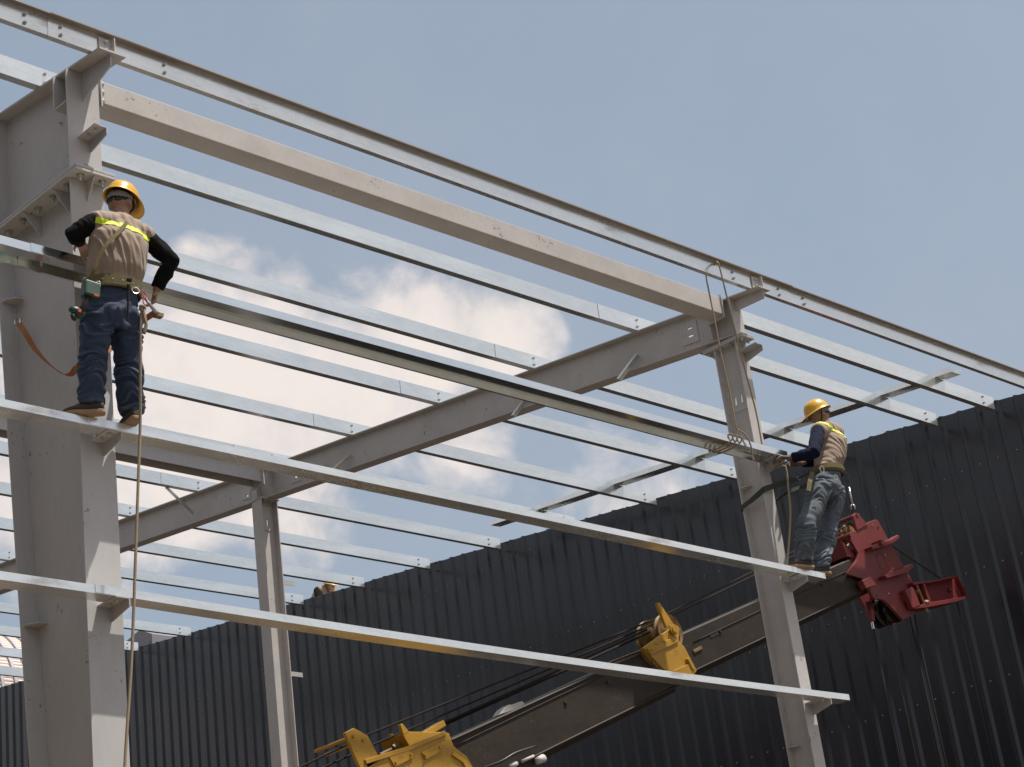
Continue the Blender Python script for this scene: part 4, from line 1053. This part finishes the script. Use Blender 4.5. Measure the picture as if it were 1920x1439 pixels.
# turret and carrier, below the picture
piv = t0 - dd * 6.8
mb = MB(); mb.box(piv.x - .9, piv.x + .9, piv.y - .4, piv.y + .75, 1.25, max(1.9, piv.z - .7)); mb.build('turret', YEL, boom, bevel=.03)
mb = MB(); mb.box(piv.x - 3.2, piv.x + 2.6, piv.y - .85, piv.y + 1.2, .75, 1.25); mb.build('carrier_deck', YEL, boom, bevel=.03)
for xx in (-2.4, -.6, .7, 2.0):
    for yy in (-.80, .85):
        mb = MB(); mb.lathe([(.40, 0), (.48, .04), (.48, .26), (.40, .30)], (piv.x + xx, piv.y + yy, .48), (0, 1, 0), 20); mb.build('wheel', GREASE, boom)
# yellow head of the base section
YB = YC - .12
base = plate('base_collar', [(684, 1426), (766, 1403), (768, 1401), (833, 1373), (842, 1375), (851, 1400), (876, 1419), (888, 1441), (912, 1500), (720, 1530)], YB, .05, YEL)
plate('collar_back', [(684, 1426), (768, 1401), (833, 1373), (842, 1375), (851, 1400), (876, 1419), (888, 1441), (912, 1500), (720, 1530)], YB + .46, .05, YEL)
plate('cover_plate', [(791, 1411), (824, 1393), (831, 1408), (799, 1425)], YB - .012, .012, YEL, base)
plate('cover_plate', [(730, 1420), (767, 1405), (775, 1422), (741, 1439)], YB - .012, .012, YEL, base)
plate('edge_bar', [(852, 1410), (875, 1426), (886, 1448), (880, 1450), (868, 1430), (848, 1416)], YB - .014, .014, YEL, base)
plate('edge_bar', [(684, 1424), (766, 1399), (834, 1370), (838, 1378), (768, 1408), (688, 1433)], YB - .014, .014, YEL, base)
mb = MB()
for (u, v) in ((825, 1402), (797, 1416), (770, 1415), (742, 1430)):
    mb.lathe([(.012, 0), (.010, .012)], aty(u, v, YB - .012), (0, -1, 0), 8)
mb.build('bolt', YEL, base)['kind'] = 'stuff'
for yy, nm in ((YB, 'guide_plate'), (YB + .42, 'guide_plate')):
    plate(nm, [(647, 1374), (664, 1365), (690, 1380), (714, 1426), (690, 1440), (679, 1446), (668, 1424)], yy, .03, YEL)
mb = MB()
for (u, v) in ((662, 1381), (681, 1388)): mb.tube([aty(u, v, YB) + Vector((0, -.012, 0)), aty(u, v, YB) + Vector((0, .44, 0))], .014, 8)
mb.build('guide_pin', YEL, boom)
plate('top_block', [(754, 1376), (768, 1372), (836, 1373), (840, 1378), (772, 1407)], YB + .10, .26, YEL)
plate('spike', [(750, 1358), (755, 1357), (768, 1373), (757, 1378)], YB + .06, .03, YEL)
plate('spike', [(733, 1376), (737, 1375), (746, 1390), (738, 1394)], YB + .34, .03, YEL)
mb = MB(); a, c = aty(712, 1416, YB + .2), aty(752, 1396, YB + .2); mb.tube([a, a * .45 + c * .55], .016, 10); mb.tube([a * .42 + c * .58, c], [.034, .042], 6); mb.build('adjuster_bolt', RUSTY, boom)
plate('rod_bracket', [(792, 1374), (832, 1350), (837, 1361), (815, 1374)], YB + .18, .10, YEL)
# sheave collar at the joint of the sections
YS = YC - .10
col = plate('sheave_bracket', [(1206, 1215), (1258, 1178), (1266, 1173), (1273, 1182), (1273, 1203), (1283, 1212), (1307, 1258), (1302, 1264), (1256, 1266), (1238, 1248)], YS, .035, YEL)
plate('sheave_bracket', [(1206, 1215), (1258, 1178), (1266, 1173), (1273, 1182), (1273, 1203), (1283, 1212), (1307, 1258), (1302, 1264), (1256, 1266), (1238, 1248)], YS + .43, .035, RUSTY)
plate('bracket_plate', [(1213, 1216), (1272, 1192), (1273, 1204), (1222, 1228)], YS - .014, .014, YEL, col)
plate('bracket_foot', [(1262, 1258), (1296, 1243), (1306, 1259), (1300, 1266), (1268, 1268)], YS - .02, .02, YEL, col)
plate('side_bar', [(1289, 1235), (1293, 1233), (1304, 1254), (1300, 1257)], YS - .03, .03, YEL, col)
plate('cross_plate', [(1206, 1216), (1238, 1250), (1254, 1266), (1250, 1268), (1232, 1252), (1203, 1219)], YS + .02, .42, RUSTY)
plate('fin', [(1232, 1131), (1237, 1130), (1263, 1170), (1250, 1177)], YS + .01, .03, YEL)
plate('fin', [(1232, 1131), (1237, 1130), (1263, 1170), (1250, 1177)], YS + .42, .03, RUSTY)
ctr = aty(1262, 1182, YS + .06)
for dy in (.03, .24):
    mb = MB(); mb.lathe([(.05, 0), (.085, .015), (.115, .018), (.165, .0), (.168, .012), (.146, .028), (.168, .044), (.165, .056), (.115, .038), (.085, .041), (.05, .056)], ctr + Vector((0, dy, 0)), (0, 1, 0), 30)
    mb.build('sheave', RUSTY, boom, smooth=False)
mb = MB(); mb.lathe([(.050, 0), (.050, .016), (.034, .016), (.034, .026), (.012, .026)], aty(1262, 1181, YS - .014), (0, -1, 0), 16); mb.tube([ctr + Vector((0, -.05, 0)), ctr + Vector((0, .42, 0))], .03, 10); mb.build('sheave_pin', YEL, boom)
mb = MB()
for (u, v) in ((1232, 1207), (1245, 1203), (1221, 1219), (1294, 1252)): mb.lathe([(.011, 0), (.009, .010)], aty(u, v, YS - .014), (0, -1, 0), 8)
mb.build('bolt', YEL, col)['kind'] = 'stuff'
# red boom head
def Z3(a, b_): return (1550 + a / 5.534, 940 + b_ / 5.534)
HEAD = [Z3(*p) for p in ((230, 325), (330, 300), (440, 215), (505, 190), (530, 195), (548, 225), (635, 385), (895, 835), (830, 905), (905, 1085), (925, 1165), (860, 1205), (795, 1232), (640, 1065), (590, 1025), (540, 1016), (500, 1012), (478, 985), (440, 910), (370, 805), (215, 755), (318, 600), (330, 540), (262, 425))]
YH = YC - .05
head = plate('head_plate', HEAD, YH, .035, RED)
plate('head_plate', HEAD, YH + .36, .035, RED)
for yy in (YH - .012, YH + .36): plate('ear', [Z3(*p) for p in ((278, 150), (298, 120), (332, 132), (432, 250), (395, 262), (318, 302))], yy, .03, RED)
mb = MB()
for (a, b_) in ((305, 148), (235, 352)): 
    p = aty(*Z3(a, b_), YH); mb.tube([p + Vector((0, -.02, 0)), p + Vector((0, .40, 0))], .022, 10)
mb.build('cross_pin', RED, boom)
def bar(name, pts, depth): return plate(name, [Z3(*p) for p in pts], YH - depth, depth + .002, RED, head, bevel=.006)
bar('rest_bar', ((462, 466), (560, 424), (668, 398), (742, 346), (766, 378), (690, 438), (600, 470), (482, 500)), .09)
bar('rest_bar', ((606, 768), (820, 690), (886, 644), (912, 682), (845, 742), (630, 800)), .09)
bar('boss', ((370, 822), (456, 780), (520, 872), (412, 906)), .07)
bar('lug', ((560, 395), (590, 400), (606, 450), (575, 455)), .12)
p = aty(*Z3(567, 626), YH); mb = MB(); ringlink(mb, p, (0, -1, 0), .083, .005, 1.0, (0, 0, 1), 28); mb.build('weld_ring', RED, head)
p = aty(*Z3(797, 1010), YH); mb = MB(); mb.lathe([(.046, 0), (.046, .012), (.036, .014), (.036, .020)], p, (0, -1, 0), 18); mb.build('pin_cap', RED, head)
mb = MB()
for (a, b_, r_) in ((532, 276, .016), (518, 978, .013), (577, 922, .010), (785, 1015, .008), (815, 1002, .008), (356, 235, .010)): mb.lathe([(r_, 0), (r_, .002)], aty(*Z3(a, b_), YH - (.021 if r_ == .008 else .0005)), (0, -1, 0), 12)
mb.build('bore', GREASE, head)['kind'] = 'stuff'
c = aty(*Z3(265, 330), YH + .10)
for dy in (0, .12):
    mb = MB(); mb.lathe([(.03, 0), (.095, .01), (.110, 0), (.098, .022), (.110, .044), (.095, .034), (.03, .044)], c + Vector((0, dy, 0)), (0, 1, 0), 26); mb.build('head_sheave', RUSTY, boom)
c = aty(*Z3(700, 1110), YH + .07)
for dy in (0, .10, .2):
    mb = MB(); mb.lathe([(.03, 0), (.13, .01), (.150, 0), (.135, .022), (.150, .044), (.13, .034), (.03, .044)], c + Vector((0, dy, 0)), (0, 1, 0), 26); mb.build('lower_sheave', GREASE, boom)
plate('throat_box', [Z3(*p) for p in ((330, 545), (240, 480), (160, 420), (215, 575), (320, 600))], YH + .05, .30, RED)
plate('under_plate', [Z3(*p) for p in ((335, 985), (440, 925), (520, 1010), (600, 1035), (800, 1232), (690, 1290), (640, 1240), (470, 1060), (400, 1110))], YH + .33, .03, RED)
# jib stub
YJ = YH - .02
jib = plate('jib_web', [Z3(*p) for p in ((905, 872), (1372, 778), (1470, 988), (1040, 1062), (905, 1108))], YJ + .05, .02, RED)
plate('flange', [Z3(*p) for p in ((890, 842), (1100, 822), (1374, 768), (1380, 784), (1110, 842), (905, 868))], YJ - .05, .20, RED, jib)
plate('flange', [Z3(*p) for p in ((900, 1098), (1060, 1052), (1474, 984), (1478, 1000), (1345, 1046), (1060, 1100), (912, 1118))], YJ - .05, .20, RED, jib)
plate('cross_rib', [Z3(*p) for p in ((815, 922), (880, 890), (902, 900), (975, 1080), (900, 1110), (890, 1100))], YJ - .055, .06, RED, jib)
plate('cross_rib', [Z3(*p) for p in ((1000, 858), (1022, 854), (1088, 1052), (1066, 1058))], YJ - .048, .098, RED, jib)
plate('end_rib', [Z3(*p) for p in ((1365, 785), (1378, 790), (1470, 985), (1455, 988))], YJ + .0, .05, RED, jib)
mb = MB()
for (a, b_) in ((1260, 925), (1400, 902)): mb.lathe([(.026, 0), (.026, .03), (.014, .04)], aty(*Z3(a, b_), YJ + .05), (0, -1, 0), 6)
mb.build('bolt', RED, jib)['kind'] = 'stuff'
mb = MB(); mb.tube([aty(*Z3(925, 855), YJ - .03), aty(*Z3(1045, 1150), YJ - .03)], .014, 8); mb.tube([aty(*Z3(940, 925), YJ - .03), aty(*Z3(960, 950), YJ - .03)], .026, 6); mb.tube([aty(*Z3(1015, 1062), YJ - .03), aty(*Z3(1045, 1052), YJ - .03)], .03, 6); mb.build('hinge_pin', RUSTY, jib)
# rope socket
mb = MB(); a, c = aty(*Z3(430, 1050), YH + .18), aty(*Z3(470, 1250), YH + .18); mb.tube([a, a * .5 + c * .5, c], [.035, .05, .034], 10); mb.build('rope_socket', RED, boom)
mb = MB(); mb.tube([c, c - Vector((0, 0, .08))], .014, 8); mb.build('rope_clamp', CHROME, boom)
# ropes
def rope(name, pts, r_, m=WIRE):
    mb = MB(); mb.tube(pts, r_, 7); return mb.build(name, m, boom, smooth=True)
e1r = aty(600, 1437, YC + .1)
rope('hoist_rope', [aty(1592, 984, YC + .08), aty(1237, 1158, YC + .06), aty(687, 1379, YC + .02), aty(560, 1440, YC + .02), aty(300, 1560, YC + .02)], .0085)
rope('hoist_rope', [aty(1594, 992, YC + .14), aty(1240, 1164, YC + .12), aty(702, 1396, YC + .08), aty(600, 1442, YC + .08), aty(340, 1560, YC + .08)], .0085)
rope('extension_rope', [aty(834, 1356, YC + .10), aty(1212, 1181, YC + .03)], .011)
rope('extension_rope', [aty(834, 1359, YC + .16), aty(1218, 1186, YC + .16)], .011)
rope('head_rope', [aty(*Z3(670, 455), YH + .15), aty(*Z3(1190, 805), YH + .10)], .0085)
for (a, b_, y_) in ((470, 1260, YH + .18), (590, 1060, YH + .10), (862, 1190, YH + .12), (910, 1180, YH + .05), (1350, 1040, YJ + .03)):
    p = aty(*Z3(a, b_), y_); rope('fall_rope', [p, Vector((p.x, p.y, 2.2))], .006)
p = aty(*Z3(800, 1190), YH + .11)
mb = MB(); mb.box(p.x - .3, p.x + .3, p.y - .1, p.y + .12, 1.6, 2.2); mb.build('hook_block', RED, boom, bevel=.03)
# fittings on the boom
plate('rope_guide', [(938, 1340), (946, 1328), (956, 1321), (964, 1322), (972, 1317), (980, 1315), (985, 1321), (970, 1330)], YC + .04, .10, WHITEP)
mb = MB(); mb.tube([aty(978, 1428, YC - .06), aty(1000, 1418, YC - .06)], .014, 8); mb.tube([aty(1006, 1428, YC - .05), aty(1019, 1422, YC - .05)], [.028, .034], 10); mb.tube([aty(955, 1439, YC - .05), aty(968, 1432, YC - .05)], .022, 8); mb.build('hose_fitting', WHITEP, boom, smooth=True)
plate('hose_bracket', [(960, 1430), (1012, 1408), (1018, 1422), (1000, 1436), (950, 1460)], YC - .02, .06, BOOM)

# hoses, welds and lugs that make the machinery read
def pxt(name, pts, y, r_, m, parent=boom):
    mb = MB(); mb.tube(smooth_path([aty(u, v, y) for u, v in pts], 4), r_, 7); return mb.build(name, m, parent, smooth=True)
pxt('hydraulic_hose', [(905, 1441), (940, 1428), (968, 1412), (1005, 1400)], YC - .075, .012, GREASE)
pxt('weld_seam', [(855, 1398), (1000, 1328), (1215, 1226)], YC - .034, .005, BOOM)
pxt('weld_seam', [(1300, 1204), (1450, 1134), (1600, 1066)], YC - .003, .005, BOOM)
for (u, v) in ((1060, 1318), (1140, 1280), (1350, 1185), (1540, 1095)):
    mb = MB(); mb.lathe([(.020, 0), (.018, .010), (.008, .012)], aty(u, v, YC - (.031 if u < 1220 else .001)), (0, -1, 0), 10); mb.build('grease_plug', BOOM, boom)
plate('wear_pad', [(1300, 1219), (1316, 1211), (1318, 1217), (1303, 1225)], YC - .012, .012, RUSTY)
plate('name_plate', [(1330, 1190), (1346, 1182), (1349, 1190), (1333, 1198)], YC - .004, .004, DARKM)
for (a, b_) in ((470, 250), (600, 560), (690, 700), (760, 860), (640, 960)):
    mb = MB(); mb.lathe([(.010, 0), (.009, .008)], aty(*Z3(a, b_), YH), (0, -1, 0), 8); mb.build('grease_nipple', CHROME, head)

# fitters' pencil ticks on the rafter web
for (u, v, L) in ((870, 754, .05), (912, 768, .04), (796, 812, .05), (685, 850, .04), (405, 932, .06), (432, 936, .05)):
    p = atx(u, v, XR - .0055); mb = MB(); mb.box(XR - .0062, XR - .005, p.y - .003, p.y + .003, p.z - L / 2, p.z + L / 2); mb.build('pencil_tick', GREASE, rafR)
